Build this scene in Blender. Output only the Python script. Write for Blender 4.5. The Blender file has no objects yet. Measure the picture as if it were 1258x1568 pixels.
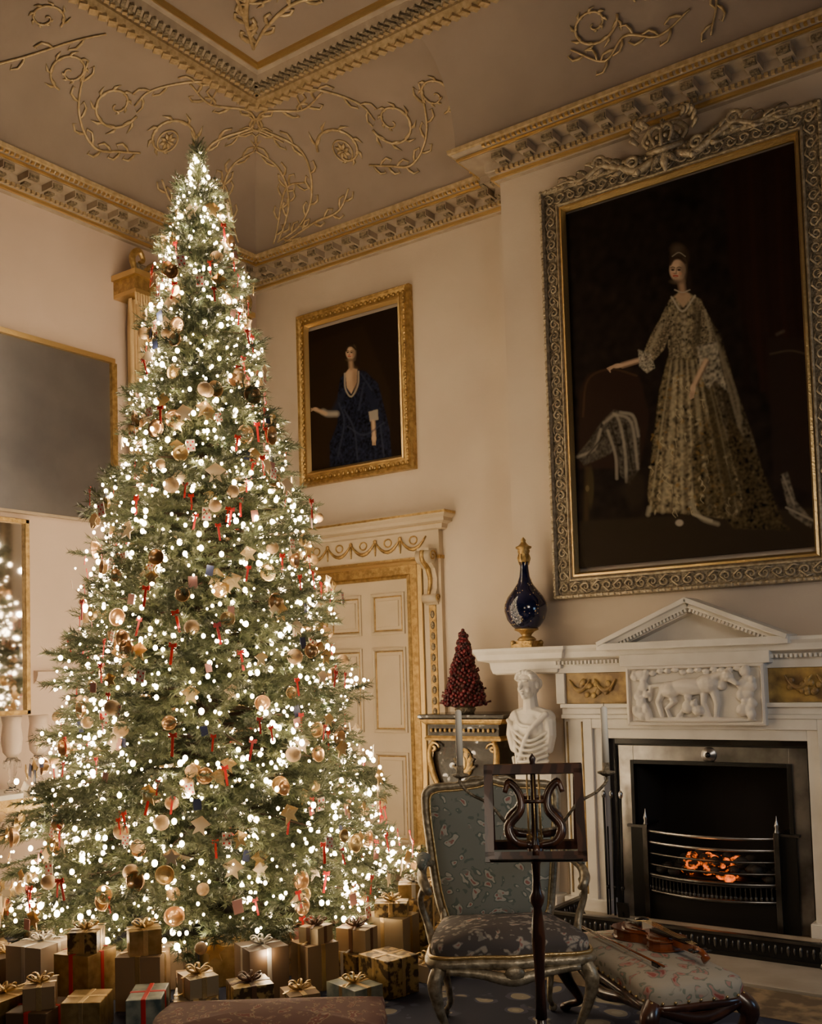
import bpy, math, random, numpy as np
from mathutils import Matrix, Vector
random.seed(7); rng=np.random.RandomState(7)
pi=math.pi
# ------------------------------------------------------------------ materials
MATS={}
def mat(name,col,rough=.5,metal=0.,col2=None,scale=8.,bump=0.,bscale=40.,emit=None,estr=0.,spec=.5,trans=0.,kind='noise',lo=.35,hi=.65,detail=6,coat=0.):
    if name in MATS: return MATS[name]
    m=bpy.data.materials.new(name);m.use_nodes=True
    nt=m.node_tree;N=nt.nodes;K=nt.links
    b=N['Principled BSDF']
    b.inputs['Base Color'].default_value=(*col,1);b.inputs['Roughness'].default_value=rough
    b.inputs['Metallic'].default_value=metal;b.inputs['Specular IOR Level'].default_value=spec
    b.inputs['Transmission Weight'].default_value=trans;b.inputs['Coat Weight'].default_value=coat
    tc=N.new('ShaderNodeTexCoord')
    if col2 is not None:
        if kind=='noise':
            t=N.new('ShaderNodeTexNoise');t.inputs['Scale'].default_value=scale;t.inputs['Detail'].default_value=detail;out=t.outputs['Fac']
        elif kind=='voronoi':
            t=N.new('ShaderNodeTexVoronoi');t.inputs['Scale'].default_value=scale;out=t.outputs['Distance']
        elif kind=='wave':
            t=N.new('ShaderNodeTexWave');t.inputs['Scale'].default_value=scale;t.inputs['Distortion'].default_value=6;t.inputs['Detail'].default_value=3;out=t.outputs['Fac']
        K.new(tc.outputs['Object'],t.inputs['Vector'])
        r=N.new('ShaderNodeValToRGB');r.color_ramp.elements[0].position=lo;r.color_ramp.elements[1].position=hi
        r.color_ramp.elements[0].color=(*col,1);r.color_ramp.elements[1].color=(*col2,1)
        K.new(out,r.inputs['Fac']);K.new(r.outputs['Color'],b.inputs['Base Color'])
    if bump>0:
        t=N.new('ShaderNodeTexNoise');t.inputs['Scale'].default_value=bscale;t.inputs['Detail'].default_value=4
        K.new(tc.outputs['Object'],t.inputs['Vector'])
        bp=N.new('ShaderNodeBump');bp.inputs['Strength'].default_value=bump;bp.inputs['Distance'].default_value=.01
        K.new(t.outputs['Fac'],bp.inputs['Height']);K.new(bp.outputs['Normal'],b.inputs['Normal'])
    if emit is not None:
        b.inputs['Emission Color'].default_value=(*emit,1);b.inputs['Emission Strength'].default_value=estr
    MATS[name]=m
    return m
M_wall=mat('wall_paint',(.49,.41,.325),.85,col2=(.565,.48,.38),scale=1.2,bump=.08,bscale=60)
M_wallL=mat('wall_paint_left',(.54,.43,.355),.85,col2=(.60,.48,.40),scale=1.2,bump=.05,bscale=60)
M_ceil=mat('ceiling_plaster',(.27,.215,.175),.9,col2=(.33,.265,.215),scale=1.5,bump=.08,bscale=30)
M_plast=mat('cornice_plaster',(.33,.265,.20),.7,col2=(.41,.335,.25),scale=12)
M_gold=mat('gilding',(.58,.40,.16),.38,.8,col2=(.34,.22,.08),scale=30,bump=.5,bscale=90)
M_goldb=mat('bright_gilding',(.66,.47,.21),.32,.85,bump=.3,bscale=80)
M_goldd=mat('old_gilding',(.36,.30,.21),.5,.4,col2=(.13,.105,.07),scale=60,bump=.8,bscale=120)
M_carv=mat('carved_frame_gesso',(.48,.40,.28),.45,.3,col2=(.28,.22,.14),scale=40,bump=.4,bscale=100)
M_scroll=mat('ceiling_gilt',(.60,.46,.27),.45,.35,col2=(.42,.31,.16),scale=30)
M_marble=mat('white_marble',(.72,.68,.61),.35,col2=(.58,.54,.48),scale=5,lo=.4,hi=.75)
M_relief=mat('carved_marble',(.66,.61,.54),.5,bump=.15,bscale=60)
M_siena=mat('siena_marble',(.44,.29,.09),.35,col2=(.18,.11,.045),scale=14)
M_steel=mat('polished_steel',(.50,.48,.46),.28,.95,col2=(.22,.21,.20),scale=6)
M_steeld=mat('dark_steel',(.16,.155,.15),.3,.95,col2=(.08,.075,.07),scale=6)
M_iron=mat('black_iron',(.015,.014,.013),.45,.5)
M_soot=mat('soot',(.010,.009,.008),.95)
M_door=mat('door_paint',(.46,.38,.265),.55,col2=(.52,.435,.315),scale=3)
M_wood=mat('mahogany',(.030,.012,.008),.3,col2=(.075,.028,.015),scale=5,kind='wave',coat=.3)
M_viol=mat('violin_varnish',(.30,.075,.02),.2,col2=(.16,.04,.012),scale=9,coat=.6)
M_blackl=mat('ebony',(.012,.009,.008),.25,coat=.4)
M_blue=mat('cobalt_porcelain',(.003,.005,.024),.12,coat=.8,col2=(.008,.012,.055),scale=20)
M_berry=mat('red_berry',(.13,.007,.014),.35,col2=(.020,.002,.004),scale=45,lo=.42,hi=.58)
M_candle=mat('candle_wax',(.80,.76,.66),.5)
M_glass=mat('clear_glass',(.95,.95,.95),.03,trans=1.)
M_frost=mat('frosted_glass',(.80,.66,.56),.35,trans=.4)
M_curt=mat('curtain_silk',(.66,.48,.25),.5,col2=(.52,.36,.17),scale=6)
M_green=mat('fir_needles',(.030,.050,.020),.45,col2=(.15,.165,.08),scale=7,lo=.3,hi=.7)
M_bark=mat('bark',(.06,.035,.02),.9)
M_red=mat('red_ribbon',(.60,.02,.015),.4)
M_card=mat('card_white',(.70,.60,.48),.6)
M_navy=mat('navy_card',(.03,.04,.10),.5)
M_pinkc=mat('pink_card',(.50,.24,.20),.5)
M_copper=mat('copper_ornament',(.60,.36,.17),.28,.85)
M_woodb=mat('wood_bauble',(.62,.41,.20),.45,col2=(.38,.22,.09),scale=30)
M_firebr=mat('ivory_painted',(.66,.52,.33),.5)
def mat_tapestry(name,ground,cols,scale=16):
    m=bpy.data.materials.new(name);m.use_nodes=True;nt=m.node_tree;N=nt.nodes;K=nt.links;b=N['Principled BSDF'];b.inputs['Roughness'].default_value=.85
    tc=N.new('ShaderNodeTexCoord');nz=N.new('ShaderNodeTexNoise');nz.inputs['Scale'].default_value=scale*.35;nz.inputs['Detail'].default_value=3
    mx=N.new('ShaderNodeMixRGB');mx.blend_type='ADD';mx.inputs[0].default_value=.25
    K.new(tc.outputs['Object'],nz.inputs['Vector']);K.new(tc.outputs['Object'],mx.inputs[1]);K.new(nz.outputs['Color'],mx.inputs[2])
    v=N.new('ShaderNodeTexVoronoi');v.inputs['Scale'].default_value=scale;K.new(mx.outputs[0],v.inputs['Vector'])
    r=N.new('ShaderNodeValToRGB');e=r.color_ramp.elements;r.color_ramp.interpolation='CONSTANT'
    e[0].position=0;e[0].color=(*cols[0],1);e[1].position=.18;e[1].color=(*cols[1],1)
    for p,c in ((.34,cols[2]),(.46,ground)):
        q=e.new(p);q.color=(*c,1)
    n2=N.new('ShaderNodeTexNoise');n2.inputs['Scale'].default_value=scale*.8;K.new(tc.outputs['Object'],n2.inputs['Vector'])
    r2=N.new('ShaderNodeValToRGB');r2.color_ramp.elements[0].position=.42;r2.color_ramp.elements[1].position=.48
    m2=N.new('ShaderNodeMixRGB');m2.inputs[1].default_value=(*ground,1);K.new(n2.outputs['Fac'],r2.inputs['Fac']);K.new(r2.outputs['Color'],m2.inputs[0])
    K.new(v.outputs['Distance'],r.inputs['Fac']);K.new(r.outputs['Color'],m2.inputs[2]);K.new(m2.outputs[0],b.inputs['Base Color'])
    return m
M_tap=mat_tapestry('tapestry_green',(.24,.25,.21),[(.38,.17,.14),(.50,.47,.39),(.15,.18,.15)],19)
M_tapseat=mat_tapestry('tapestry_seat',(.10,.085,.080),[(.36,.18,.15),(.44,.38,.31),(.26,.24,.21)],22)
M_tapst=mat_tapestry('tapestry_stool',(.40,.36,.29),[(.34,.09,.075),(.42,.24,.20),(.20,.22,.17)],18)
M_rug=mat_tapestry('rug_weave',(.014,.020,.050),[(.34,.31,.26),(.26,.24,.20),(.05,.06,.11)],7)
M_rugb=mat('rug_field',(.26,.185,.105),.95,col2=(.12,.085,.05),scale=9,lo=.42,hi=.55)
M_hearth=mat('hearth_stone',(.42,.37,.30),.5,col2=(.30,.26,.20),scale=4)
M_floor=mat('floor_boards',(.12,.075,.042),.5,col2=(.07,.042,.025),scale=2,kind='wave')
# bulbs: visible glow from the mesh, illumination from the point lamps beside them
M_bulb=mat('fairy_bulb',(1,.85,.65),.3,emit=(1.,.74,.44),estr=30)
M_bulb.cycles.emission_sampling='NONE'
def mat_coal():
    m=bpy.data.materials.new('glowing_coals');m.use_nodes=True;nt=m.node_tree;N=nt.nodes;K=nt.links;b=N['Principled BSDF']
    b.inputs['Base Color'].default_value=(.02,.015,.012,1);b.inputs['Roughness'].default_value=.9
    tc=N.new('ShaderNodeTexCoord');n=N.new('ShaderNodeTexNoise');n.inputs['Scale'].default_value=26;K.new(tc.outputs['Object'],n.inputs['Vector'])
    r=N.new('ShaderNodeValToRGB');r.color_ramp.elements[0].position=.48;r.color_ramp.elements[0].color=(0,0,0,1);r.color_ramp.elements[1].position=.72;r.color_ramp.elements[1].color=(1,1,1,1)
    K.new(n.outputs['Fac'],r.inputs['Fac'])
    mu=N.new('ShaderNodeMath');mu.operation='MULTIPLY';mu.inputs[1].default_value=2.2;K.new(r.outputs['Color'],mu.inputs[0])
    b.inputs['Emission Color'].default_value=(1,.15,.012,1);K.new(mu.outputs[0],b.inputs['Emission Strength'])
    return m
M_coal=mat_coal();M_deadcoal=mat('dark_coal',(.02,.017,.015),.8)
# ------------------------------------------------------------------ mesh builder
def smooth_path(pts,n=6):
    P=[Vector(p) for p in pts];out=[]
    for i in range(len(P)-1):
        p0=P[i-1] if i>0 else P[i]*2-P[i+1];p1=P[i];p2=P[i+1];p3=P[i+2] if i+2<len(P) else P[i+1]*2-P[i]
        for k in range(n):
            t=k/n
            out.append(.5*((2*p1)+(p2-p0)*t+(2*p0-5*p1+4*p2-p3)*t*t+(3*p1-p0-3*p2+p3)*t**3))
    out.append(P[-1]);return out
class MB:
    def __init__(s): s.v=[];s.f=[];s.m=[];s.s=[];s.mats=[];s.M=Matrix.Identity(4)
    def mi(s,m):
        if m not in s.mats: s.mats.append(m)
        return s.mats.index(m)
    def add(s,V,F,m,sm=False):
        o=len(s.v);k=s.mi(m)
        s.v+= [tuple(s.M@Vector(p)) for p in V]
        for f in F: s.f.append(tuple(i+o for i in f));s.m.append(k);s.s.append(sm)
    def box(s,c,d,m,R=None,taper=1.):
        x,y,z=[q/2 for q in d];V=[]
        for sz in (-1,1):
            t=1. if sz<0 else taper
            for sx,sy in ((-1,-1),(1,-1),(1,1),(-1,1)):
                p=Vector((sx*x*t,sy*y*t,sz*z))
                if R is not None: p=R@p
                V.append(p+Vector(c))
        s.add(V,[(3,2,1,0),(4,5,6,7),(0,1,5,4),(1,2,6,5),(2,3,7,6),(3,0,4,7)],m)
    def bx(s,x0,x1,y0,y1,z0,z1,m): s.box(((x0+x1)/2,(y0+y1)/2,(z0+z1)/2),(abs(x1-x0),abs(y1-y0),abs(z1-z0)),m)
    def lathe(s,prof,c,m,n=24,T=None,sx=1.,sy=1.):
        V=[];F=[]
        for (r,z) in prof:
            for i in range(n):
                a=2*pi*(i+.5)/n
                p=Vector((r*math.cos(a)*sx,r*math.sin(a)*sy,z))
                if T is not None: p=T@p
                V.append(p+Vector(c))
        k=len(prof)
        for j in range(k-1):
            for i in range(n):
                i2=(i+1)%n;F.append((j*n+i,j*n+i2,(j+1)*n+i2,(j+1)*n+i))
        F.append(tuple(range(n-1,-1,-1)));F.append(tuple((k-1)*n+i for i in range(n)))
        s.add(V,F,m,n>6)
    def tube(s,pts,rad,m,n=8,flat=1.,closed=False,af=1.):
        P=[Vector(p) for p in pts];N=len(P);V=[];F=[]
        if not hasattr(rad,'__len__'): rad=[rad]*N
        elif len(rad)!=N:
            rad=[float(np.interp(i/(N-1),np.linspace(0,1,len(rad)),rad)) for i in range(N)]
        up=Vector((0,0,1));prev=None
        for i in range(N):
            if closed: t=P[(i+1)%N]-P[i-1]
            else: t=P[min(i+1,N-1)]-P[max(i-1,0)]
            if t.length<1e-9: t=Vector((0,0,1))
            t.normalize()
            if prev is None:
                a=t.cross(up)
                if a.length<.1: a=t.cross(Vector((1,0,0)))
            else: a=prev-t*prev.dot(t)
            if a.length<1e-6: a=t.orthogonal()
            a.normalize();prev=a;b=t.cross(a)
            for k in range(n):
                g=2*pi*k/n;V.append(P[i]+(a*math.cos(g)*af+b*math.sin(g)*flat)*rad[i])
        L=N if closed else N-1
        for i in range(L):
            j=(i+1)%N
            for k in range(n):
                k2=(k+1)%n;F.append((i*n+k,i*n+k2,j*n+k2,j*n+k))
        if not closed: F.append(tuple(range(n-1,-1,-1)));F.append(tuple((N-1)*n+k for k in range(n)))
        s.add(V,F,m,True)
    def sph(s,c,r,m,n=12,k=8):
        if not hasattr(r,'__len__'): r=(r,r,r)
        V=[(c[0],c[1],c[2]-r[2])];F=[]
        for j in range(1,k):
            b=-pi/2+pi*j/k
            for i in range(n):
                a=2*pi*i/n;V.append((c[0]+r[0]*math.cos(b)*math.cos(a),c[1]+r[1]*math.cos(b)*math.sin(a),c[2]+r[2]*math.sin(b)))
        V.append((c[0],c[1],c[2]+r[2]))
        for i in range(n):
            i2=(i+1)%n;F.append((0,1+i2,1+i))
            for j in range(k-2): F.append((1+j*n+i,1+j*n+i2,1+(j+1)*n+i2,1+(j+1)*n+i))
            F.append((len(V)-1,1+(k-2)*n+i,1+(k-2)*n+i2))
        s.add(V,F,m,True)
    def prism(s,poly,thick,m,T):
        n=len(poly);V=[T@Vector((p[0],p[1],0)) for p in poly]+[T@Vector((p[0],p[1],thick)) for p in poly]
        F=[tuple(range(n-1,-1,-1)),tuple(range(n,2*n))]+[(i,(i+1)%n,n+(i+1)%n,n+i) for i in range(n)]
        s.add(V,F,m)
    def sweep(s,path,prof,m,closed=False,ends=True,mode='plan'):
        n=len(path);P=[Vector((p[0],p[1])) for p in path];V=[];F=[]
        segs=n if closed else n-1
        nr=[]
        for i in range(segs):
            d=(P[(i+1)%n]-P[i]).normalized();nr.append(Vector((d.y,-d.x)))
        for i in range(n):
            if closed: a=nr[i-1];b=nr[i]
            else: a=nr[max(i-1,0)];b=nr[min(i,segs-1)]
            mt=(a+b);mt=mt/ (mt.dot(b)) if mt.length>1e-6 else b
            for (o,h) in prof:
                q=P[i]+mt*o
                V.append((q.x,q.y,h) if mode=='plan' else (q.x,h,q.y))
        k=len(prof)
        for i in range(segs):
            j=(i+1)%n
            for a in range(k-1): F.append((i*k+a,i*k+a+1,j*k+a+1,j*k+a))
            F.append((i*k+k-1,i*k,j*k,j*k+k-1))
        if not closed and ends: F.append(tuple(range(k)));F.append(tuple((n-1)*k+a for a in range(k-1,-1,-1)))
        s.add(V,F,m)
    def obj(s,name,loc=None,bevel=0,parent=None,rz=0.):
        me=bpy.data.meshes.new(name);me.from_pydata(s.v,[],s.f)
        for m in s.mats: me.materials.append(m)
        me.polygons.foreach_set('material_index',s.m);me.polygons.foreach_set('use_smooth',s.s)
        me.update()
        o=bpy.data.objects.new(name,me);bpy.context.collection.objects.link(o)
        if loc is not None: o.location=loc
        o.rotation_euler=(0,0,rz)
        if parent is not None: o.parent=parent
        if bevel:
            b=o.modifiers.new('bevel','BEVEL');b.width=bevel;b.segments=2;b.limit_method='ANGLE';b.angle_limit=.7
        import bmesh
        bm=bmesh.new();bm.from_mesh(me);bmesh.ops.recalc_face_normals(bm,faces=bm.faces);bm.to_mesh(me);bm.free()
        return o
def empty(name,loc=(0,0,0)):
    e=bpy.data.objects.new(name,None);bpy.context.collection.objects.link(e);e.location=loc;return e
def blob(name,parts,m,voxel=.008,loc=None,rz=0,sm=6,parent=None):
    b=MB()
    for p in parts:
        if p[0]=='e': b.sph(p[1],p[2],m,14,10)
        else: b.tube(p[1],p[2],m,10)
        if p[0]=='c':
            rr=p[2] if hasattr(p[2],'__len__') else [p[2],p[2]]
            b.sph(p[1][0],rr[0],m);b.sph(p[1][-1],rr[-1],m)
    o=b.obj(name,loc,rz=rz,parent=parent)
    r=o.modifiers.new('remesh','REMESH');r.mode='VOXEL';r.voxel_size=voxel;r.use_smooth_shade=True
    q=o.modifiers.new('smooth','SMOOTH');q.iterations=sm;q.factor=.5
    return o
def np_obj(name,V,F,mats,mi=None,parent=None,smooth=False,loc=None):
    me=bpy.data.meshes.new(name);nv=len(V);nf=len(F);k=F.shape[1]
    me.vertices.add(nv);me.vertices.foreach_set('co',V.astype(np.float32).ravel())
    me.loops.add(nf*k);me.loops.foreach_set('vertex_index',F.astype(np.int32).ravel())
    me.polygons.add(nf);me.polygons.foreach_set('loop_start',np.arange(0,nf*k,k,dtype=np.int32))
    try: me.polygons.foreach_set('loop_total',np.full(nf,k,dtype=np.int32))
    except Exception: pass
    for m in mats: me.materials.append(m)
    me.polygons.foreach_set('use_smooth',np.full(nf,smooth))
    me.update(calc_edges=True);me.validate()
    o=bpy.data.objects.new(name,me);bpy.context.collection.objects.link(o)
    if loc is not None: o.location=loc
    if parent is not None: o.parent=parent
    return o
def inst(tv,tf,Ms):
    k=len(Ms);n=len(tv)
    V=np.einsum('kij,nj->kni',Ms[:,:,:3],tv)+Ms[:,None,:,3]
    F=(tf[None]+(np.arange(k)*n)[:,None,None]).reshape(-1,tf.shape[1])
    return V.reshape(-1,3),F
# ------------------------------------------------------------------ camera
yaw,pitch,roll,F,sy=math.radians(35.54),math.radians(3.18),math.radians(-1.67),1567.2,159.4
f=Vector((-math.sin(yaw)*math.cos(pitch),math.cos(yaw)*math.cos(pitch),math.sin(pitch)))
r0=Vector((math.cos(yaw),math.sin(yaw),0));u0=r0.cross(f)
r_=r0*math.cos(roll)+u0*math.sin(roll);u_=-r0*math.sin(roll)+u0*math.cos(roll)
cd=bpy.data.cameras.new('camera');cam=bpy.data.objects.new('camera',cd);bpy.context.collection.objects.link(cam)
cam.matrix_world=Matrix(((r_.x,u_.x,-f.x,0),(r_.y,u_.y,-f.y,0),(r_.z,u_.z,-f.z,1.5),(0,0,0,1)))
cd.sensor_fit='VERTICAL';cd.sensor_height=24;cd.sensor_width=24;cd.lens=24*F/1568;cd.shift_y=sy/1568;cd.clip_start=.05
bpy.context.scene.camera=cam
# ------------------------------------------------------------------ room shell
XL,YB,YC,XB,ZC,ZT=-6.07,6.33,5.92,-3.38,5.6,5.0
XR,YF=1.6,-1.6
b=MB();b.bx(XL-.15,XL,YF,YB+.15,0,ZC,M_wallL);b.obj('wall_left')
b=MB();b.bx(XL,XR,YB,YB+.15,0,ZC,M_wall);b.obj('wall_back')
OX0,OX1,OZ=-2.71,-1.49,1.07
b=MB();b.bx(XB,OX0,YC,YB,0,ZC-.02,M_wall);b.bx(OX1,XR,YC,YB,0,ZC-.02,M_wall);b.bx(OX0,OX1,YC,YB,OZ,ZC-.02,M_wall)
b.bx(OX0,OX1,YB-.02,YB-.001,0,OZ,M_soot);b.obj('wall_chimney_breast')
b=MB();b.bx(XL-.15,XR,YF,YB+.15,-.1,0,M_floor);b.obj('floor')
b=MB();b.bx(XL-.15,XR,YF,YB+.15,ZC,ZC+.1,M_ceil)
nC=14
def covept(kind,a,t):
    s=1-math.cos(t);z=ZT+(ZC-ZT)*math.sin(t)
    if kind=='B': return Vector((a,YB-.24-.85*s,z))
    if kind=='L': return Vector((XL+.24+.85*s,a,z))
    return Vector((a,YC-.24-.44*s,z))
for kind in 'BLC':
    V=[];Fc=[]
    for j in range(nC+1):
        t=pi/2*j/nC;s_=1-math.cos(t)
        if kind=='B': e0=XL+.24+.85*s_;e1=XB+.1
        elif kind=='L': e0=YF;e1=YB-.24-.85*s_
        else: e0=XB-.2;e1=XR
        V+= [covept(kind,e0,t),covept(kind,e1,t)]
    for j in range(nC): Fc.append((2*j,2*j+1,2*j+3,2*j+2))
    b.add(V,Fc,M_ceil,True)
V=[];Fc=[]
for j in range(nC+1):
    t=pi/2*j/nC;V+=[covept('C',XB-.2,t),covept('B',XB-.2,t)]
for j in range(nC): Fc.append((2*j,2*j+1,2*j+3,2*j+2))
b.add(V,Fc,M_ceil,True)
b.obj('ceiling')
wp=[(XL,YF),(XL,YB),(XB,YB),(XB,YC),(XR,YC)]
# cornice (z squeezed towards the top)
cz_=lambda z:5.0-(5.0-z)*.52
b=MB()
def csw(prof,m): b.sweep(wp,[(o,cz_(z)) for o,z in prof],m)
csw([(0,4.62),(.025,4.63),(.035,4.66),(.035,4.69),(.06,4.70),(.06,4.74),(.075,4.75),(.075,4.86),(.20,4.865),(.20,4.915),(.225,4.925),(.24,4.95),(.25,4.985),(.25,5.0),(0,5.0)],M_plast)
csw([(.203,4.87),(.214,4.875),(.214,4.905),(.203,4.91)],M_goldb)
csw([(.235,4.95),(.256,4.965),(.26,5.012),(.23,5.012)],M_scroll)
csw([(.03,4.645),(.047,4.65),(.047,4.69),(.03,4.695)],M_goldb)
for i in range(4):
    A=Vector((*wp[i],0));B=Vector((*wp[i+1],0));d=(B-A);L=d.length;d.normalize();nn=Vector((d.y,-d.x,0))
    R=Matrix((d,nn,Vector((0,0,1)))).transposed()
    n=max(1,round(L/.185))
    for k in range(n):
        p=A+d*(L*(k+.5)/n)
        if i==1 and (k==n-1): continue
        b.box(p+nn*.132+Vector((0,0,4.905)),(.085,.125,.045),M_plast,R)
        b.box(p+nn*.19+Vector((0,0,4.892)),(.07,.03,.035),M_goldd,R)
        b.box(p+nn*.10+Vector((0,0,4.878)),(.05,.05,.02),M_goldd,R)
    n=int(L/.038)
    for k in range(n):
        p=A+d*(L*(k+.5)/n)
        b.box(p+nn*.068+Vector((0,0,cz_(4.722))),(.022,.02,.022),M_scroll,R)
        b.box(p+nn*.237+Vector((0,0,cz_(4.93))),(.018,.024,.016),M_goldb,R)
b.obj('trim_1_cornice')
b=MB()
cp=[(-4.98,YF),(-4.98,5.24),(XR,5.24)]
b.sweep(cp,[(0,5.605),(0,5.575),(.02,5.545),(.07,5.545),(.09,5.58),(.09,5.605)],M_scroll)
b.sweep(cp,[(.12,5.605),(.12,5.585),(.15,5.565),(.18,5.585),(.18,5.605)],M_goldd)
b.sweep(cp,[(.22,5.605),(.22,5.55),(.25,5.52),(.31,5.52),(.33,5.56),(.36,5.57),(.38,5.59),(.38,5.605)],M_plast)
b.sweep(cp,[(.36,5.605),(.365,5.565),(.38,5.56),(.39,5.58),(.39,5.605)],M_goldb)
for i in range(2):
    A=Vector((*cp[i],0));B=Vector((*cp[i+1],0));d=(B-A);L=d.length;d.normalize();nn=Vector((d.y,-d.x,0));R=Matrix((d,nn,Vector((0,0,1)))).transposed()
    for off,sp,sz,zz in ((.045,.07,(.045,.06,.02),5.54),(.28,.055,(.028,.075,.02),5.515),(.15,.045,(.028,.03,.015),5.568)):
        k=int(L/sp)
        for q in range(k):
            p=A+d*(L*(q+.5)/k)+nn*off
            if i==0 and p.y>5.24-off: continue
            if i==1 and p.x<-4.98+off: continue
            b.box(p+Vector((0,0,zz)),sz,M_scroll if off<.2 else M_goldd,R@Matrix.Rotation(.5,3,'Z'))
b.obj('trim_2_ceiling_border')
# ceiling scrollwork
b=MB()
def spiral(mapf,c,r,turns,a0,sgn,rad,leaf=True):
    rad*=.85
    P=[];n=int(26*turns)
    for i in range(n+1):
        q=i/n;a=a0+sgn*2*pi*turns*q;rr=r*(1-q)**.8
        P.append(mapf(c[0]+rr*math.cos(a),c[1]+rr*math.sin(a)*.9))
    b.tube(P,[rad,rad*.9,rad*.6],M_scroll,6)
    if leaf:
        for i in range(1,n-5,3):
            q=i/n;a=a0+sgn*2*pi*turns*q;rr=r*(1-q)**.8
            for sg,l in ((1,.32),(-.6,.2)):
                p=[mapf(c[0]+rr*k*math.cos(a+dx),c[1]+rr*k*math.sin(a+dx)*.9) for k,dx in ((1,0),(1+sg*l*.5,.14*sgn),(1+sg*l,.42*sgn))]
                b.tube(p,[rad*.7,rad*1.2,.001],M_scroll,5)
def vine(mapf,pts,rad):
    rad*=.85
    P=smooth_path([(p[0],p[1],0) for p in pts],8);b.tube([mapf(p.x,p.y) for p in P],[rad*.7,rad,rad*.7],M_scroll,6)
    for i in range(2,len(P)-2,3):
        t=(P[i+1]-P[i-1]).normalized();s=(1 if (i//3)%2 else -1)
        nn=Vector((-t.y,t.x,0))*s
        q=[P[i],P[i]+nn*.030+t*.02,P[i]+nn*.055+t*.055,P[i]+nn*.045+t*.10,P[i]+nn*.02+t*.085]
        b.tube([mapf(v.x,v.y) for v in q],[rad*.7,rad*1.1,rad*.9,rad*.7,.001],M_scroll,5)
def rosette(mapf,c,r):
    for k in range(8):
        a=k*pi/4;P=[mapf(c[0]+r*q*math.cos(a),c[1]+r*q*math.sin(a)) for q in (.2,.6,1)]
        b.tube(P,[.006,.016,.004],M_scroll,6)
    P=[mapf(c[0]+r*1.25*math.cos(a),c[1]+r*1.25*math.sin(a)) for a in np.linspace(0,2*pi,25)[:-1]]
    b.tube(P,.007,M_scroll,5,closed=True)
def mapB(s,v):
    t=max(0.02,min(v,1.))*pi/2;p=covept('B',XL+s,t);return p+Vector((0,-math.cos(t),-math.sin(t)))*.008
def mapL(s,v):
    t=max(0.02,min(v,1.))*pi/2;p=covept('L',YB-s,t);return p+Vector((math.cos(t),0,-math.sin(t)))*.008
def mapC(s,v):
    t=max(0.02,min(v,1.))*pi/2;p=covept('C',XL+s,t);return p+Vector((0,-math.cos(t),-math.sin(t)))*.008
for mp in (mapB,mapL):
    m2=lambda s,v,mp=mp:mp(s,v)
    rosette(m2,(1.40,.5),.06);spiral(m2,(1.40,.5),.21,1.0,pi*.9,-1,.013)
    vine(m2,[(.50,.05),(.75,.12),(.95,.3),(1.08,.6),(.95,.85),(1.1,.95),(1.35,.85),(1.6,.9)],.013)
    vine(m2,[(.50,.05),(.72,.32),(.8,.55),(.74,.72)],.012);vine(m2,[(.55,.02),(.9,.1),(1.15,.12),(1.3,.25)],.013)
    vine(m2,[(.45,.05),(.62,.3),(.78,.42),(.95,.40)],.011)
    spiral(m2,(1.9,.55),.18,1.4,pi,1,.012);vine(m2,[(1.55,.35),(1.7,.3),(1.9,.25),(2.1,.4),(2.25,.7)],.012)
    spiral(m2,(2.3,.6),.14,1.4,-pi/2,1,.010);vine(m2,[(1.35,.85),(1.5,1.0),(1.75,.75),(1.78,.6)],.011)
    vine(m2,[(.75,.72),(.85,.9),(1.0,.7)],.010)
spiral(mapL,(2.65,.8),.11,1.3,pi,-1,.009);spiral(mapL,(2.95,.5),.16,1.4,0,1,.010);vine(mapL,[(2.3,.9),(2.6,.55),(2.9,.35),(3.1,.45)],.011)
cx=3.95
rosette(mapC,(cx,.55),.05);spiral(mapC,(cx,.55),.18,1.0,pi*.1,1,.012)
spiral(mapC,(cx-.38,.45),.16,1.5,0,-1,.011);vine(mapC,[(cx+.2,.3),(cx,.22),(cx-.2,.3),(cx-.35,.2),(cx-.55,.35)],.011)
spiral(mapC,(cx+.5,.5),.17,1.3,pi,-1,.011);vine(mapC,[(cx+.2,.8),(cx+.4,.95),(cx+.7,.8),(cx+.9,.4)],.011);vine(mapC,[(cx+.15,.5),(cx+.35,.35),(cx+.3,.1)],.011)
def mapF(x,y): return Vector((x,y,5.592))
spiral(mapF,(-4.1,4.3),.17,1.3,0,1,.012);vine(mapF,[(-4.5,4.72),(-4.35,4.5),(-4.2,4.2),(-4.3,3.9)],.016);vine(mapF,[(-4.5,4.72),(-4.25,4.6),(-3.95,4.55),(-3.7,4.7)],.016);spiral(mapF,(-3.5,4.5),.15,1.3,pi,1,.012)
vine(mapF,[(-4.5,4.72),(-4.3,4.45),(-4.0,4.2)],.02)
b.obj('trim_3_ceiling_scrollwork')
b=MB();b.sweep([(XL,YF),(XL,YB),(-5.8,YB)],[(0,0),(.03,0),(.03,.18),(.015,.2),(0,.2)],M_door);b.obj('baseboard_left')
b=MB();b.sweep([(-4.16,YB),(XB,YB),(XB,YC),(-3.36,YC)],[(0,0),(.03,0),(.03,.18),(.015,.2),(0,.2)],M_door);b.obj('baseboard_back')
b=MB();b.sweep([(XL,4.12),(XL,4.8)],[(0,1.50),(.03,1.52),(.05,1.56),(.05,1.58),(0,1.59)],M_wallL);b.obj('trim_4_dado')
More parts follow.
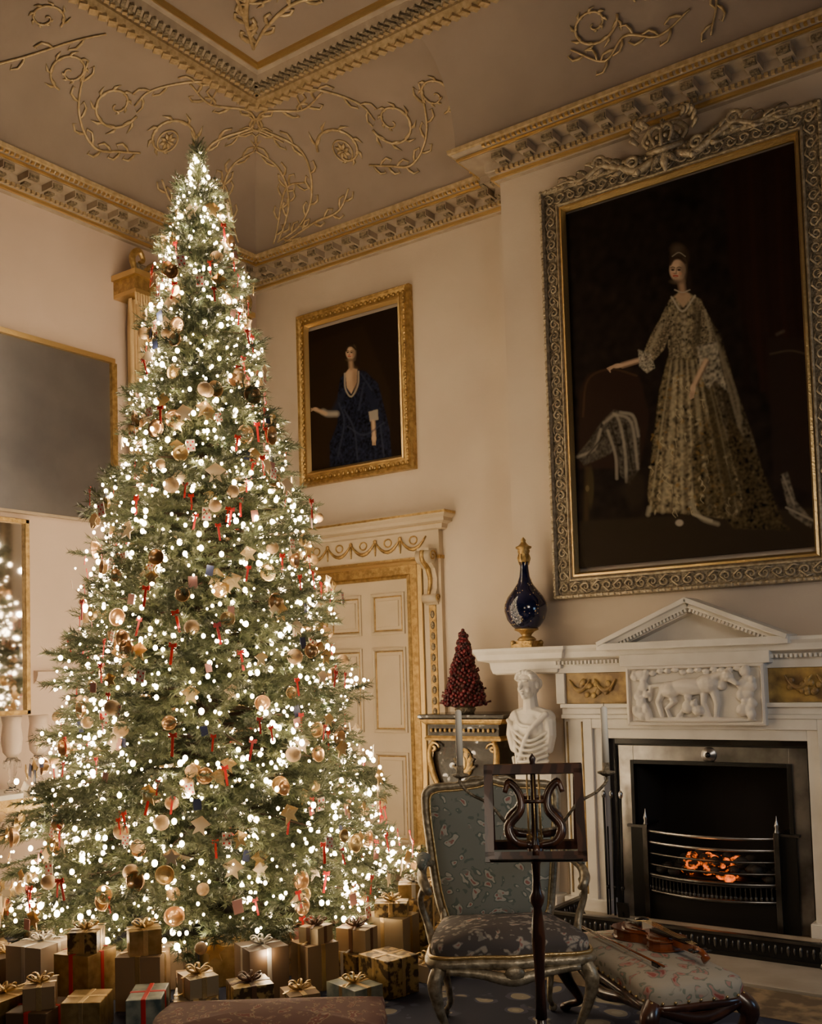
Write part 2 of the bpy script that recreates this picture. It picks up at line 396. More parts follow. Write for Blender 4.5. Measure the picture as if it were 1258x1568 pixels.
# ------------------------------------------------------------------ picture painter
def homog(src,dst):
    A=[];B=[]
    for (x,y),(u,v) in zip(src,dst):
        A.append([x,y,1,0,0,0,-u*x,-u*y]);B.append(u);A.append([0,0,0,x,y,1,-v*x,-v*y]);B.append(v)
    h=np.linalg.solve(np.array(A,float),np.array(B,float));return np.append(h,1).reshape(3,3)
def blur(a,k):
    for _ in range(k):
        a=(a+np.roll(a,1,0)+np.roll(a,-1,0)+np.roll(a,1,1)+np.roll(a,-1,1))/5
    return a
class Canvas:
    def __init__(s,corners,nx,ny,base):
        H=homog([(0,0),(1,0),(1,1),(0,1)],corners)
        U,Vv=np.meshgrid(np.linspace(0,1,nx),np.linspace(0,1,ny))
        w=H[2,0]*U+H[2,1]*Vv+H[2,2]
        s.x=(H[0,0]*U+H[0,1]*Vv+H[0,2])/w;s.y=(H[1,0]*U+H[1,1]*Vv+H[1,2])/w
        s.c=np.ones((ny,nx,3))*np.array(base);s.nx=nx;s.ny=ny
    def noise(s,k):
        a=blur(rng.rand(s.ny,s.nx),k);a-=a.mean();return a/a.std()
    def apply(s,m,col,a=1.):
        m=(m*a)[...,None]
        s.c=s.c*(1-m)+np.array(col)*m
    def poly(s,P,col,soft=1,a=1.,tex=None):
        m=np.zeros(s.x.shape,bool);n=len(P)
        for i in range(n):
            x1,y1=P[i];x2,y2=P[(i+1)%n]
            if y1==y2: continue
            c=((s.y>=min(y1,y2))&(s.y<max(y1,y2)))&(s.x<(x2-x1)*(s.y-y1)/(y2-y1)+x1);m^=c
        m=blur(m.astype(float),soft)
        if tex is not None: col=np.clip(np.array(col)[None,None]*(1+tex[...,None]),0,1)
        s.apply(m,col,a)
    def ell(s,c,rx,ry,col,a=1.,ang=0,soft=.25):
        dx=s.x-c[0];dy=s.y-c[1];ca,sa=math.cos(ang),math.sin(ang)
        d=np.sqrt(((dx*ca+dy*sa)/rx)**2+((-dx*sa+dy*ca)/ry)**2)
        s.apply(np.clip((1+soft-d)/(2*soft),0,1),col,a)
    def stroke(s,P,w,col,a=1.):
        P=[(p.x,p.y) for p in smooth_path([(q[0],q[1],0) for q in P],5)]
        xs=[p[0] for p in P];ys=[p[1] for p in P];g=w*2+3
        sel=(s.x>min(xs)-g)&(s.x<max(xs)+g)&(s.y>min(ys)-g)&(s.y<max(ys)+g)
        X=s.x[sel];Y=s.y[sel];best=np.full(X.shape,1e9)
        for (x1,y1),(x2,y2) in zip(P[:-1],P[1:]):
            L=(x2-x1)**2+(y2-y1)**2+1e-9;t=np.clip(((X-x1)*(x2-x1)+(Y-y1)*(y2-y1))/L,0,1)
            best=np.minimum(best,np.hypot(X-x1-t*(x2-x1),Y-y1-t*(y2-y1)))
        m=(np.clip(1.3-best/w,0,1)*a)[:,None]
        s.c[sel]=s.c[sel]*(1-m)+np.array(col)*m
    def face(s,cx,cy,rx,ry,skin,turn=-.2):
        sk=np.array(skin)
        s.ell((cx,cy),rx,ry,sk*.80,1,soft=.12)
        s.ell((cx-rx*.25,cy-ry*.1),rx*.6,ry*.65,sk*1.1,.7,soft=.5)
        s.ell((cx+rx*.75,cy+ry*.05),rx*.42,ry*.85,sk*.30,.8,soft=.6)
        s.ell((cx,cy+ry*1.05),rx*.8,ry*.22,sk*.25,.7,soft=.6)
        t=turn*rx
        for sg in (-1,1):
            ex=cx+t+sg*rx*.40;ey=cy-ry*.02
            s.ell((ex,ey-ry*.06),rx*.29,ry*.13,sk*.38,.85,soft=.5)
            s.ell((ex,ey),rx*.20,ry*.08,(.02,.012,.008),1,soft=.4)
            s.stroke([(ex-rx*.26,ey-ry*.20),(ex,ey-ry*.27),(ex+rx*.26,ey-ry*.20)],rx*.09,sk*.22,.95)
            s.ell((cx+t*.6+sg*rx*.45,cy+ry*.33),rx*.22,ry*.14,(sk[0]*1.0,sk[1]*.62,sk[2]*.55),.6,soft=.7)
        s.stroke([(cx+t*1.3+rx*.14,cy-ry*.1),(cx+t*1.5+rx*.14,cy+ry*.28)],rx*.10,sk*.40,.85)
        s.ell((cx+t*1.5,cy+ry*.31),rx*.22,ry*.07,sk*.34,.85,soft=.5)
        s.stroke([(cx+t*1.2-rx*.26,cy+ry*.54),(cx+t*1.2,cy+ry*.51),(cx+t*1.2+rx*.26,cy+ry*.54)],rx*.13,(.30,.05,.04),1)
        s.ell((cx+t*1.2,cy+ry*.69),rx*.22,ry*.05,sk*.42,.8,soft=.6)
    def mesh(s,name,x0,x1,z0,z1,y,parent):
        X,Zg=np.meshgrid(np.linspace(x0,x1,s.nx),np.linspace(z1,z0,s.ny))
        V=np.stack([X,np.full_like(X,y),Zg],-1).reshape(-1,3)
        i=np.arange((s.ny-1)*s.nx).reshape(s.ny-1,s.nx)[:,:-1].ravel()
        Fq=np.stack([i,i+s.nx,i+s.nx+1,i+1],1)
        m=bpy.data.materials.new(name+'_oil_paint');m.use_nodes=True;nt=m.node_tree;bs=nt.nodes['Principled BSDF'];bs.inputs['Roughness'].default_value=.6;bs.inputs['Specular IOR Level'].default_value=.08
        at=nt.nodes.new('ShaderNodeAttribute');at.attribute_name='paint';nt.links.new(at.outputs['Color'],bs.inputs['Base Color'])
        o=np_obj(name,V,Fq,[m],parent=parent,smooth=True)
        ca=o.data.color_attributes.new('paint','FLOAT_COLOR','POINT')
        col=np.concatenate([np.clip(s.c,0,1).reshape(-1,3),np.ones((s.nx*s.ny,1))],1)
        ca.data.foreach_set('color',col.astype(np.float32).ravel());return o
# ---- big portrait
G=empty('framed_portrait_painting',(0,0,0))
C=Canvas([(870,333),(1222,222),(1256,840),(892,872)],480,750,(.010,.0065,.005))
n1=C.noise(80);n2=C.noise(9);n3=C.noise(3);n4=C.noise(20)
C.c*= (1+.2*n1[...,None])
C.poly([(1110,230),(1230,222),(1260,700),(1190,640),(1150,520),(1120,400)],(.018,.007,.005),35,.7)
for k in range(5): C.stroke([(1130+k*22,250),(1140+k*20,420),(1150+k*22,600)],5,(.024,.009,.006) if k%2 else (.010,.004,.003),.5)
C.poly([(1180,520),(1256,520),(1256,760),(1190,740)],(.018,.011,.008),14,.8);C.stroke([(1185,545),(1215,540),(1240,545)],2,(.06,.045,.03),.7);C.stroke([(1195,515),(1205,510)],3,(.08,.065,.05),.5)
C.poly([(892,600),(905,575),(940,565),(985,580),(1000,640),(985,720),(892,720)],(.022,.011,.008),12,.9)
C.stroke([(898,640),(905,585),(940,568),(980,578)],2.0,(.05,.026,.014),.8);C.stroke([(905,720),(903,800)],5,(.045,.028,.014),.7)
C.poly([(888,800),(1258,780),(1258,845),(892,872)],(.024,.017,.011),16,.9)
# train and gown, three tones of folded silver-gold brocade
C.poly([(1085,480),(1108,515),(1130,590),(1158,670),(1192,790),(1150,800),(1090,700),(1070,560)],(.060,.048,.030),5,.9,tex=.35*n2)
for p in ([(1092,500),(1118,585),(1148,690),(1182,780)],[(1085,560),(1110,650),(1150,780)],[(1100,520),(1130,600),(1140,650)]): C.stroke(p,3.5,(.19,.165,.115),.5)
for p in ([(1098,520),(1122,620),(1160,760)],[(1108,590),(1140,700)]): C.stroke(p,3,(.02,.014,.008),.6)
C.poly([(1120,640),(1160,690),(1205,800),(1150,812),(1120,740)],(.035,.025,.012),8,.9,tex=.4*n2)
sk=[(1028,548),(1082,545),(1098,600),(1120,680),(1145,770),(1135,800),(1080,792),(1002,786),(997,760),(1004,690),(1015,600)]
C.poly(sk,(.105,.084,.048),4,1,tex=.22*n2+.12*n3+.25*n4)
C.poly([(1036,560),(1060,560),(1062,640),(1070,720),(1070,788),(1012,784),(1018,690),(1028,610)],(.20,.165,.105),10,.75,tex=.25*n2+.2*n4)
for k in range(13):
    x0=1033+k*4.0;x1=1001+k*11.5;w=2.0+(k%3)
    C.stroke([(x0,556),(x0*.62+x1*.38,640),(x1+5*math.sin(k*2),786)],w,(.026,.018,.009) if k%2 else (.30,.26,.175),.45)
C.poly([(1062,700),(1096,630),(1132,760),(1118,795),(1072,790)],(.050,.036,.016),10,.7,tex=.4*n2)
C.poly([(1085,560),(1098,600),(1120,680),(1140,780),(1120,790),(1100,680),(1084,600)],(.04,.03,.015),8,.6)
for k in range(190):
    x=1000+rng.rand()*140;y=575+rng.rand()*212
    if abs(x-1056)<18+(y-560)*.31:
        q=rng.rand();dk=.55 if x>1085 else 1.
        c=(.36*dk,.31*dk,.20*dk) if q<.45 else ((.20*dk,.12*dk,.035*dk) if q<.8 else (.035,.025,.012));a=rng.rand()*3
        C.ell((x,y),1.2+rng.rand()*1.5,2.0+rng.rand()*2,c,.55,a,soft=.5)
        if q<.3: C.stroke([(x,y),(x+5*math.cos(a),y+6),(x+2,y+12)],.8,c,.5)
C.poly([(1018,486),(1030,462),(1044,450),(1060,452),(1078,462),(1090,490),(1082,520),(1082,550),(1030,552),(1027,520)],(.15,.125,.080),3,1,tex=.28*n2+.2*n3)
C.poly([(1066,458),(1090,490),(1082,550),(1066,550)],(.06,.048,.03),5,.6)
C.poly([(1037,457),(1047,450),(1058,451),(1064,458),(1051,474)],(.34,.235,.155),3,.9)
C.stroke([(1033,458),(1050,480),(1069,456)],1.8,(.32,.29,.23),.8)
for k in range(6): C.ell((1052+1.0*(k%2),488+k*10),4.2-k*.3,2.8,(.30,.26,.19),.6,soft=.6)
C.stroke([(1030,500),(1034,548)],2,(.05,.04,.025),.6);C.stroke([(1076,480),(1074,545)],3,(.035,.027,.015),.6)
C.poly([(1022,480),(1036,498),(1022,538),(1000,562),(986,552),(1002,515)],(.14,.115,.075),3,1,tex=.3*n3)
C.stroke([(1018,500),(1000,540)],3,(.28,.24,.17),.6);C.stroke([(1030,500),(1014,540)],2,(.04,.03,.018),.6)
C.stroke([(1000,550),(978,556),(958,562)],4.2,(.42,.29,.20));C.stroke([(1000,553),(978,560),(958,566)],1.5,(.16,.10,.065),.7);C.ell((951,563),8,3.4,(.44,.31,.215),1,-.15)
for q in range(4): C.stroke([(949,562),(941-q*.5,564+q*1.6),(935+q*1.5,567+q*1.8)],1.1,(.40,.28,.19))
C.poly([(982,538),(1002,545),(1008,566),(996,574),(984,564)],(.22,.20,.155),3,.9,tex=.3*n3)
C.poly([(1078,465),(1092,490),(1100,530),(1090,560),(1072,560),(1072,540),(1080,515)],(.12,.10,.065),3,1,tex=.3*n3);C.stroke([(1084,478),(1093,520),(1086,548)],2.5,(.26,.225,.16),.6)
C.poly([(1072,532),(1103,525),(1108,560),(1120,604),(1100,585),(1090,600),(1078,580)],(.18,.16,.12),4,.9,tex=.35*n2)
C.stroke([(1086,555),(1076,575),(1068,592)],4.0,(.40,.28,.19));C.stroke([(1090,557),(1080,577),(1072,593)],1.5,(.14,.09,.06),.7);C.ell((1066,598),4.2,6.5,(.42,.30,.205))
for q in range(4): C.stroke([(1063+q*2,602),(1061+q*2,609),(1063+q*1.5,614-q)],1.0,(.36,.25,.17))
C.stroke([(1047,430),(1050,450)],6,(.27,.18,.12));C.ell((1045,398),15.5,20,(.028,.018,.012),soft=.15)
C.ell((1041,385),9,8,(.075,.052,.036),.7,soft=.6)
C.face(1042,417,12,16.5,(.47,.33,.225));C.stroke([(1031,408),(1036,400),(1045,398),(1054,405)],2.6,(.030,.018,.012),.9)
C.stroke([(1038,447),(1050,451),(1061,447)],1.3,(.30,.26,.20),.9);C.stroke([(1034,396),(1044,390),(1054,396)],1.0,(.28,.25,.18),.7)
C.ell((1060,430),3,14,(.020,.013,.009),.9,soft=.6)
C.poly([(925,650),(945,630),(975,635),(985,660),(985,720),(970,745),(955,730),(950,690),(935,700),(900,715),(888,700),(905,680)],(.060,.053,.042),5,.9,tex=.25*n2)
for p in ([(930,650),(950,640),(962,690),(965,740)],[(945,636),(972,650),(982,720)],[(925,660),(915,690),(890,702)],[(936,662),(948,700),(950,735)],[(955,634),(975,640),(983,670)]): C.stroke(p,2.8,(.24,.215,.175),.65)
for p in ([(940,650),(955,700)],[(962,650),(974,720)],[(930,670),(905,700)]): C.stroke(p,2,(.015,.011,.008),.7)
C.ell((978,752),16,28,(.022,.015,.010),.8);C.ell((910,748),5,30,(.045,.034,.016),.8);C.ell((905,750),3,5,(.12,.09,.04),.7)
C.poly([(1200,730),(1212,725),(1225,770),(1252,800),(1248,812),(1215,790)],(.09,.078,.06),3,.9,tex=.3*n2);C.stroke([(1210,780),(1252,800)],2.2,(.20,.175,.135),.8);C.stroke([(1205,732),(1222,775)],2,(.18,.16,.125),.7)
C.ell((1046,803),6,5,(.32,.28,.22),.9);C.stroke([(1062,772),(1080,796),(1105,805)],4,(.20,.175,.125),.8);C.stroke([(1068,790),(1095,800)],3,(.30,.27,.20),.7);C.stroke([(1000,780),(998,790)],4,(.26,.23,.165),.7)
C.poly([(1110,790),(1200,800),(1220,815),(1130,812)],(.04,.03,.014),6,.8,tex=.4*n2)
C.mesh('canvas',-2.88,-1.44,2.13,4.42,YC-.05,G)
def frame_poly(x0,x1,z0,z1): return [(x0,z0),(x0,z1),(x1,z1),(x1,z0)]
b=MB()
def fprof(b,x0,x1,z0,z1,prof,m): b.sweep(frame_poly(x0,x1,z0,z1),prof,m,closed=True,mode='wall')
fx0,fx1,fz0,fz1=-3.04,-1.28,1.94,4.60
fprof(b,fx0,fx1,fz0,fz1,[(0,YC),(0,YC-.07),(.012,YC-.09),(.025,YC-.075),(.135,YC-.065),(.135,YC)],M_goldd)
fprof(b,fx0,fx1,fz0,fz1,[(.0,YC-.06),(.004,YC-.10),(.018,YC-.105),(.028,YC-.08)],M_carv)
fprof(b,fx0,fx1,fz0,fz1,[(.110,YC-.05),(.110,YC-.085),(.120,YC-.09),(.132,YC-.07)],M_carv)
fprof(b,fx0,fx1,fz0,fz1,[(.135,YC-.04),(.135,YC-.085),(.148,YC-.09),(.165,YC-.055),(.165,YC-.04)],M_goldb)
def along_frame(x0,x1,z0,z1,sp):
    out=[]
    for (ax,az,bx_,bz) in ((x0,z0,x0,z1),(x0,z1,x1,z1),(x1,z1,x1,z0),(x1,z0,x0,z0)):
        L=math.hypot(bx_-ax,bz-az);n=round(L/sp)
        for k in range(n):
            q=k/n;out.append((ax+(bx_-ax)*q,az+(bz-az)*q,math.atan2(bz-az,bx_-ax),k))
    return out
for (x,z,a,k) in along_frame(fx0+.068,fx1-.068,fz0+.068,fz1-.068,.075):
    s_=1 if k%2 else -1
    T=lambda p,q:(x+math.cos(a)*p-math.sin(a)*q,YC-.078,z+math.sin(a)*p+math.cos(a)*q)
    P=[T(.030*(1-i/13)*math.cos(i*.62)*1.,s_*.030*(1-i/13)*math.sin(i*.62)) for i in range(12)]
    b.tube(P,[.008,.006,.004],M_carv,5)
    b.tube([T(-.045,-s_*.026),T(-.01,-s_*.036),T(.030,0)],[.003,.008,.006],M_carv,5)
for (x,z,a,k) in along_frame(fx0+.012,fx1-.012,fz0+.012,fz1-.012,.04): b.sph((x,YC-.10,z),(.013,.009,.013),M_carv,6,4)
b.obj('carved_frame',parent=G)
b=MB();cx=-2.18;cz=4.585
def tw(P,r,m=M_carv,n=8,af=1.): b.tube([(cx+v.x,YC-.09-v.z,cz+v.y) for v in smooth_path([(q[0],q[1],q[2] if len(q)>2 else 0) for q in P],5)],r,m,n,af=af)
b.box((cx,YC-.07,cz+.01),(.9,.04,.05),M_goldd)
tw([(-.11,.03),(0,.0,.06),(.11,.03)],.018);tw([(-.11,.055),(0,.03,.06),(.11,.055)],.010,M_goldd)
for sx in (-1,1):
    tw([(sx*.10,.05),(sx*.135,.11),(sx*.075,.16,.02),(0,.125,.03)],[.013,.017,.010])
    tw([(sx*.045,.04,.05),(sx*.07,.11,.06),(sx*.035,.15,.05),(0,.13,.04)],[.010,.013,.008])
    for k in range(3): b.sph((cx+sx*(.025+.038*k),YC-.15+.02*k,cz+.08+.006*k),.015,M_carv,8,6)
    for k in range(5):
        a=.2+k*.42;x=sx*(.10+.07*math.cos(a-.3));z=.08+.12*math.sin(a)
        tw([(x,z),(x+sx*.03,z+.03,.02),(x+sx*.03-sx*.05*math.sin(a),z+.055,.01)],[.012,.022,.003],af=.6)
tw([(0,.02,.06),(0,.09,.07),(0,.13,.04)],.011)
b.sph((cx,YC-.12,cz+.155),.020,M_carv,8,6);b.box((cx,YC-.12,cz+.185),(.010,.012,.03),M_carv);b.box((cx,YC-.12,cz+.188),(.028,.012,.010),M_carv)
b.sph((cx,YC-.10,cz+.07),(.10,.04,.06),M_goldd,12,8)
for sx in (-1,1):
    sp=[(.06,-.02),(.18,-.055),(.30,.0),(.42,.045),(.54,.0),(.66,.02),(.76,.01)]
    tw([(sx*x,z,.01) for x,z in sp],[.022,.028,.022,.02,.014,.010,.004])
    for k,(x,z) in enumerate(((.14,-.04),(.20,-.045),(.27,-.01),(.33,.02),(.39,.04),(.45,.035),(.51,.01),(.58,.0),(.64,.015))):
        s=1-.06*k;u_p=.075*s
        tw([(sx*x,z),(sx*(x+.02),z+u_p*.6,.02),(sx*(x+.065),z+u_p,.015),(sx*(x+.085),z+u_p*.6,0)],[.012,.026*s,.018*s,.003],M_carv if k%2 else M_goldd,af=.5)
        if k%2==0: tw([(sx*x,z),(sx*(x+.03),z-.035,.03),(sx*(x+.08),z-.03,.01)],[.010,.020*s,.003],M_carv,af=.5)
    P=[(sx*(.42+.045*(1-i/18)*math.cos(i*.6)),.065+.045*(1-i/18)*math.sin(i*.6),.02) for i in range(16)];tw(P,[.014,.008])
    P=[(sx*(.20+.04*(1-i/18)*math.cos(i*.6)),-.01+.04*(1-i/18)*math.sin(i*.6),.03) for i in range(16)];tw(P,[.014,.008])
tw([(0,.0,.03),(0,-.07,.03),(0,-.12,.01)],[.034,.026,.006],af=.6)
for sx in (-1,1): tw([(0,-.0,.04),(sx*.05,-.05,.04),(sx*.09,-.09,.02)],[.02,.022,.004],M_goldd,af=.6)
b.obj('crown_cresting',parent=G)
# ---- small portrait
G=empty('small_portrait_painting',(0,0,0))
C=Canvas([(473,512),(612,472),(617,700),(478,725)],330,410,(.012,.007,.004))
n8=C.noise(12)
C.poly([(478,530),(560,500),(600,600),(600,700),(478,720)],(.022,.013,.007),50,.6)
C.poly([(524,582),(531,574),(541,566),(562,571),(582,590),(592,630),(599,660),(602,704),(508,716),(508,680),(520,650),(520,610)],(.008,.010,.022),4,1,tex=.35*n8)
C.poly([(532,574),(539,566),(550,568),(549,588),(541,606),(534,596)],(.38,.26,.17),3);C.stroke([(531,575),(532,598),(541,610),(551,592),(552,572)],1.5,(.30,.27,.22),.8)
C.ell((547,582),4,16,(.18,.12,.075),.7,soft=.6);C.ell((537,580),2.5,8,(.46,.33,.22),.5,soft=.7)
C.ell((541,537),10.5,13,(.016,.010,.007),soft=.15);C.ell((549,552),5,14,(.014,.009,.006),.9);C.stroke([(540,553),(541,567)],4.0,(.27,.185,.12))
C.face(540,543,7.2,10.5,(.48,.34,.23))
C.stroke([(533,540),(536,534),(542,533),(548,538)],1.8,(.016,.010,.007),.95)
C.stroke([(527,608),(515,632),(505,636)],6,(.012,.015,.030),.9);C.stroke([(518,636),(505,636),(498,633)],5,(.26,.235,.20));C.stroke([(502,636),(488,630)],3.2,(.40,.28,.19));C.ell((486,629),4.2,2.8,(.40,.28,.19))
for q in range(3): C.stroke([(484,629),(480,628+q*2)],.9,(.36,.25,.17))
C.stroke([(566,600),(574,622),(575,640)],7,(.010,.013,.028));C.poly([(567,633),(581,629),(582,645),(569,648)],(.25,.225,.19),3);C.stroke([(574,648),(575,667)],3.4,(.40,.28,.19));C.ell((575,673),3.5,6.5,(.38,.27,.18))
for q in range(3): C.stroke([(573+q*2,677),(573+q*2,683)],.9,(.34,.24,.16))
for p in ([(530,630),(545,660),(550,705)],[(585,655),(590,700)],[(535,655),(560,668),(590,650)],[(522,620),(530,650),(520,700)],[(560,590),(552,630)],[(556,575),(572,600)]): C.stroke(p,1.8,(.030,.036,.062),.6)
C.mesh('canvas',-5.47,-4.54,3.16,4.33,YB-.035,G)
b=MB();x0,x1,z0,z1=-5.57,-4.42,3.05,4.48
pr=lambda L:[(o,YB-d) for o,d in L]
b.sweep(frame_poly(x0,x1,z0,z1),pr([(0,0),(0,.05),(.01,.065),(.03,.06),(.05,.045),(.085,.05),(.085,0)]),M_gold,closed=True,mode='wall')
b.sweep(frame_poly(x0,x1,z0,z1),pr([(.08,.03),(.085,.06),(.098,.065),(.12,.037),(.12,.03)]),M_goldb,closed=True,mode='wall')
for (x,z,a,k) in along_frame(x0+.055,x1-.055,z0+.055,z1-.055,.045): b.sph((x,YB-.05,z),(.015,.01,.015),M_gold,6,4)
b.obj('gilt_frame',parent=G)
# ------------------------------------------------------------------ door
b=MB();dc=-4.92
b.bx(dc-.40,dc+.40,YB-.035,YB-.002,0,2.22,M_door)
for (a0,a1) in ((-.37,-.05),(.05,.37)):
    for (q0,q1) in ((1.80,2.12),(1.05,1.70),(.22,.90)):
        pts=frame_poly(dc+a0,dc+a1,q0,q1)
        b.sweep(pts,[(0,YB-.034),(0,YB-.05),(.012,YB-.055),(.022,YB-.046),(.026,YB-.034)],M_door,closed=True,mode='wall')
        b.sweep(pts,[(.026,YB-.034),(.028,YB-.042),(.034,YB-.042),(.036,YB-.034)],M_gold,closed=True,mode='wall')
        b.bx(dc+a0+.06,dc+a1-.06,YB-.045,YB-.03,q0+.06,q1-.06,M_door)
b.sph((dc-.36,YB-.075,1.02),.025,M_goldb)
b.obj('door_1',bevel=.002)
b=MB()
ap=[(dc-.40,0),(dc-.40,2.22),(dc+.40,2.22),(dc+.40,0)]
def jamb(offs,m): b.sweep(ap,[(-o,YB-d) for o,d in offs],m,mode='wall')
jamb([(0,0),(0,.05),(.015,.065),(.03,.05),(.03,0)],M_gold)
jamb([(.03,0),(.03,.045),(.10,.045),(.10,0)],M_gold)
jamb([(.10,0),(.10,.06),(.12,.075),(.145,.06),(.145,0)],M_goldb)
RX=Matrix.Rotation(pi/2,3,'Y')
for sg in (-1,1):
    b.bx(dc+sg*.55,dc+sg*.71,YB-.04,YB-.001,0,2.36,M_door)
    b.bx(dc+sg*.60,dc+sg*.66,YB-.05,YB-.03,.2,2.0,M_gold)
    for k in range(22): b.sph((dc+sg*.63,YB-.052,.25+k*.08),(.02,.012,.03),M_goldd,6,4)
    prof=[(.0,2.42),(.15,2.42),(.155,2.36),(.13,2.31),(.08,2.27),(.055,2.20),(.06,2.12),(.085,2.07),(.08,2.03),(.04,2.0),(.0,2.0)]
    V=[(dc+sg*.63+q,YB-.001-d,z) for q in (-.055,.055) for d,z in prof];n=len(prof)
    b.add(V,[tuple(range(n)),tuple(range(2*n-1,n-1,-1))]+[(i,(i+1)%n,n+(i+1)%n,n+i) for i in range(n)],M_door)
    for rr,yy,zz in ((.055,.115,2.36),(.035,.065,2.05)):
        b.lathe([(rr*.3,-.062),(rr,-.062),(rr,.062),(rr*.3,.062)],(dc+sg*.63,YB-yy,zz),M_door,20,T=RX)
        for e in (-1,1):
            q=[(dc+sg*.63+e*.064,YB-yy+rr*.85*(1-i/16)*math.cos(i*.6),zz+rr*.85*(1-i/16)*math.sin(i*.6)) for i in range(15)];b.tube(q,.006,M_gold,5)
    b.tube(smooth_path([(dc+sg*.63,YB-.165,2.40),(dc+sg*.63,YB-.16,2.33),(dc+sg*.63,YB-.095,2.27),(dc+sg*.63,YB-.065,2.18),(dc+sg*.63,YB-.09,2.08)],4),[.018,.022,.018,.012],M_gold,6)
b.bx(dc-.71,dc+.71,YB-.055,YB-.001,2.365,2.56,M_door)
b.bx(dc-.72,dc+.72,YB-.065,YB-.001,2.345,2.37,M_gold)
prof=[(0,2.56),(-.02,2.57),(-.03,2.60),(-.07,2.615),(-.07,2.64),(-.095,2.66),(-.10,2.68),(-.10,2.69),(0,2.69)]
b.sweep([(dc-.73,YB-.001),(dc-.73,YB-.05),(dc+.73,YB-.05),(dc+.73,YB-.001)],[(-q[0],q[1]) for q in prof],M_door)
b.bx(dc-.835,dc+.835,YB-.155,YB-.01,2.668,2.684,M_gold);b.bx(dc-.76,dc+.76,YB-.085,YB-.01,2.60,2.608,M_gold)
for k in range(5):
    xa=dc-.6+k*.24
    P=[(xa+.24*t,YB-.065,2.52-.09*(1-(2*t-1)**2)) for t in np.linspace(0,1,9)]
    b.tube(P,[.006,.016,.006],M_gold,6)
    b.sph((xa,YB-.065,2.52),(.018,.01,.018),M_gold,8,6);b.tube([(xa,YB-.065,2.5),(xa,YB-.065,2.41)],[.010,.004],M_gold,6)
    P=[(xa+.12+.035*math.cos(a),YB-.06,2.50+.03*math.sin(a)) for a in np.linspace(0,2*pi,13)[:-1]];b.tube(P,.006,M_gold,5,closed=True)
b.obj('trim_5_door_surround')
# ------------------------------------------------------------------ chimneypiece
mc=-2.11
b=MB();Yw=YC-.002
def sym(x0,x1,*r):
    b.bx(mc+x0,mc+x1,*r);b.bx(mc-x1,mc-x0,*r)
yf=5.76
sym(.60,.66,yf+.0,Yw,0,1.13,M_marble)
sym(.66,.72,yf-.02,Yw,0,1.19,M_marble);sym(.72,.86,yf+.01,Yw,0,1.19,M_marble)
sym(.735,.745,yf+.004,yf+.02,.12,1.17,M_siena);sym(.835,.845,yf+.004,yf+.02,.12,1.17,M_siena)
sym(.58,.88,yf-.035,Yw,0,.10,M_marble)
b.bx(mc-.60,mc+.60,yf,Yw,1.07,1.13,M_marble);b.bx(mc-.66,mc+.66,yf-.02,Yw,1.13,1.19,M_marble)
b.bx(mc-.86,mc+.86,yf-.03,Yw,1.19,1.215,M_marble);b.bx(mc-.86,mc+.86,yf-.015,Yw,1.215,1.255,M_marble);b.bx(mc-.86,mc+.86,yf-.04,Yw,1.255,1.28,M_marble)
b.bx(mc-.84,mc+.84,yf+.01,Yw,1.28,1.47,M_siena)
sym(.84,.90,yf-.01,Yw,1.28,1.47,M_marble)
for sg in (-1,1):
    for k in range(2):
        xa=mc+sg*(.50+.17*k)
        q=[(xa+sg*.14*t,yf-.0,1.43-.07*(1-(2*t-1)**2)) for t in np.linspace(0,1,9)];b.tube(q,[.006,.018,.006],M_siena,6)
    for k in range(16): b.sph((mc+sg*(.52+rng.rand()*.22),yf,1.33+rng.rand()*.1),(.02,.012,.02),M_siena,6,4)
b.bx(mc-.405,mc+.405,yf-.05,Yw,1.155,1.50,M_marble)
b.sweep(frame_poly(mc-.405,mc+.405,1.155,1.50),[(0,yf-.05),(0,yf-.065),(.015,yf-.07),(.025,yf-.05)],M_relief,closed=True,mode='wall')
SPw=[(mc+p[0],p[1]) for p in [(-1.33,Yw),(-1.33,yf-.0),(-.90,yf),(-.90,yf+.03),(.90,yf+.03),(.90,yf),(1.33,yf),(1.33,Yw)]]
shelf=[(0,1.47),(-.02,1.48),(-.03,1.51),(-.035,1.55),(-.09,1.565),(-.10,1.60),(-.115,1.62),(-.115,1.64),(.02,1.64)]
b.sweep(SPw,[(-o,h) for o,h in shelf],M_marble)
b.bx(mc-1.34,mc+1.34,yf-.0,Yw,1.47,1.638,M_marble)
for k in range(70):
    x=mc-.88+k*.0255
    if abs(x-mc)>.43: b.box((x,yf-.03,1.535),(.014,.03,.022),M_marble)
for sg in (-1,1):
    ang=math.atan2(.235,.56);L=math.hypot(.235,.56)
    cxp=mc+sg*.275;czp=1.64+.115
    R=Matrix.Rotation(sg*ang,3,'Y')
    b.box((cxp,yf-.035,czp),(L,.20,.028),M_marble,R);b.box((cxp,yf-.02,czp-.028),(L-.02,.15,.03),M_marble,R)
    b.box((cxp,yf-.0,czp-.055),(L-.05,.12,.025),M_relief,R)
    for k in range(24):
        q=(k+.5)/24-.5;p=R@Vector((q*(L-.06),0,-.05));b.box((cxp+p.x,yf-.085,czp+p.z),(.013,.02,.02),M_marble,R)
T=Matrix(((1,0,0,mc),(0,0,-1,Yw),(0,1,0,1.635),(0,0,0,1)))
b.prism([(-.50,0),(.50,0),(0,.20)],.12,M_marble,T)
b.bx(mc-.56,mc+.56,yf-.13,Yw,1.60,1.642,M_marble)
b.bx(mc-.44,mc+.44,yf-.07,Yw,1.50,1.57,M_marble)
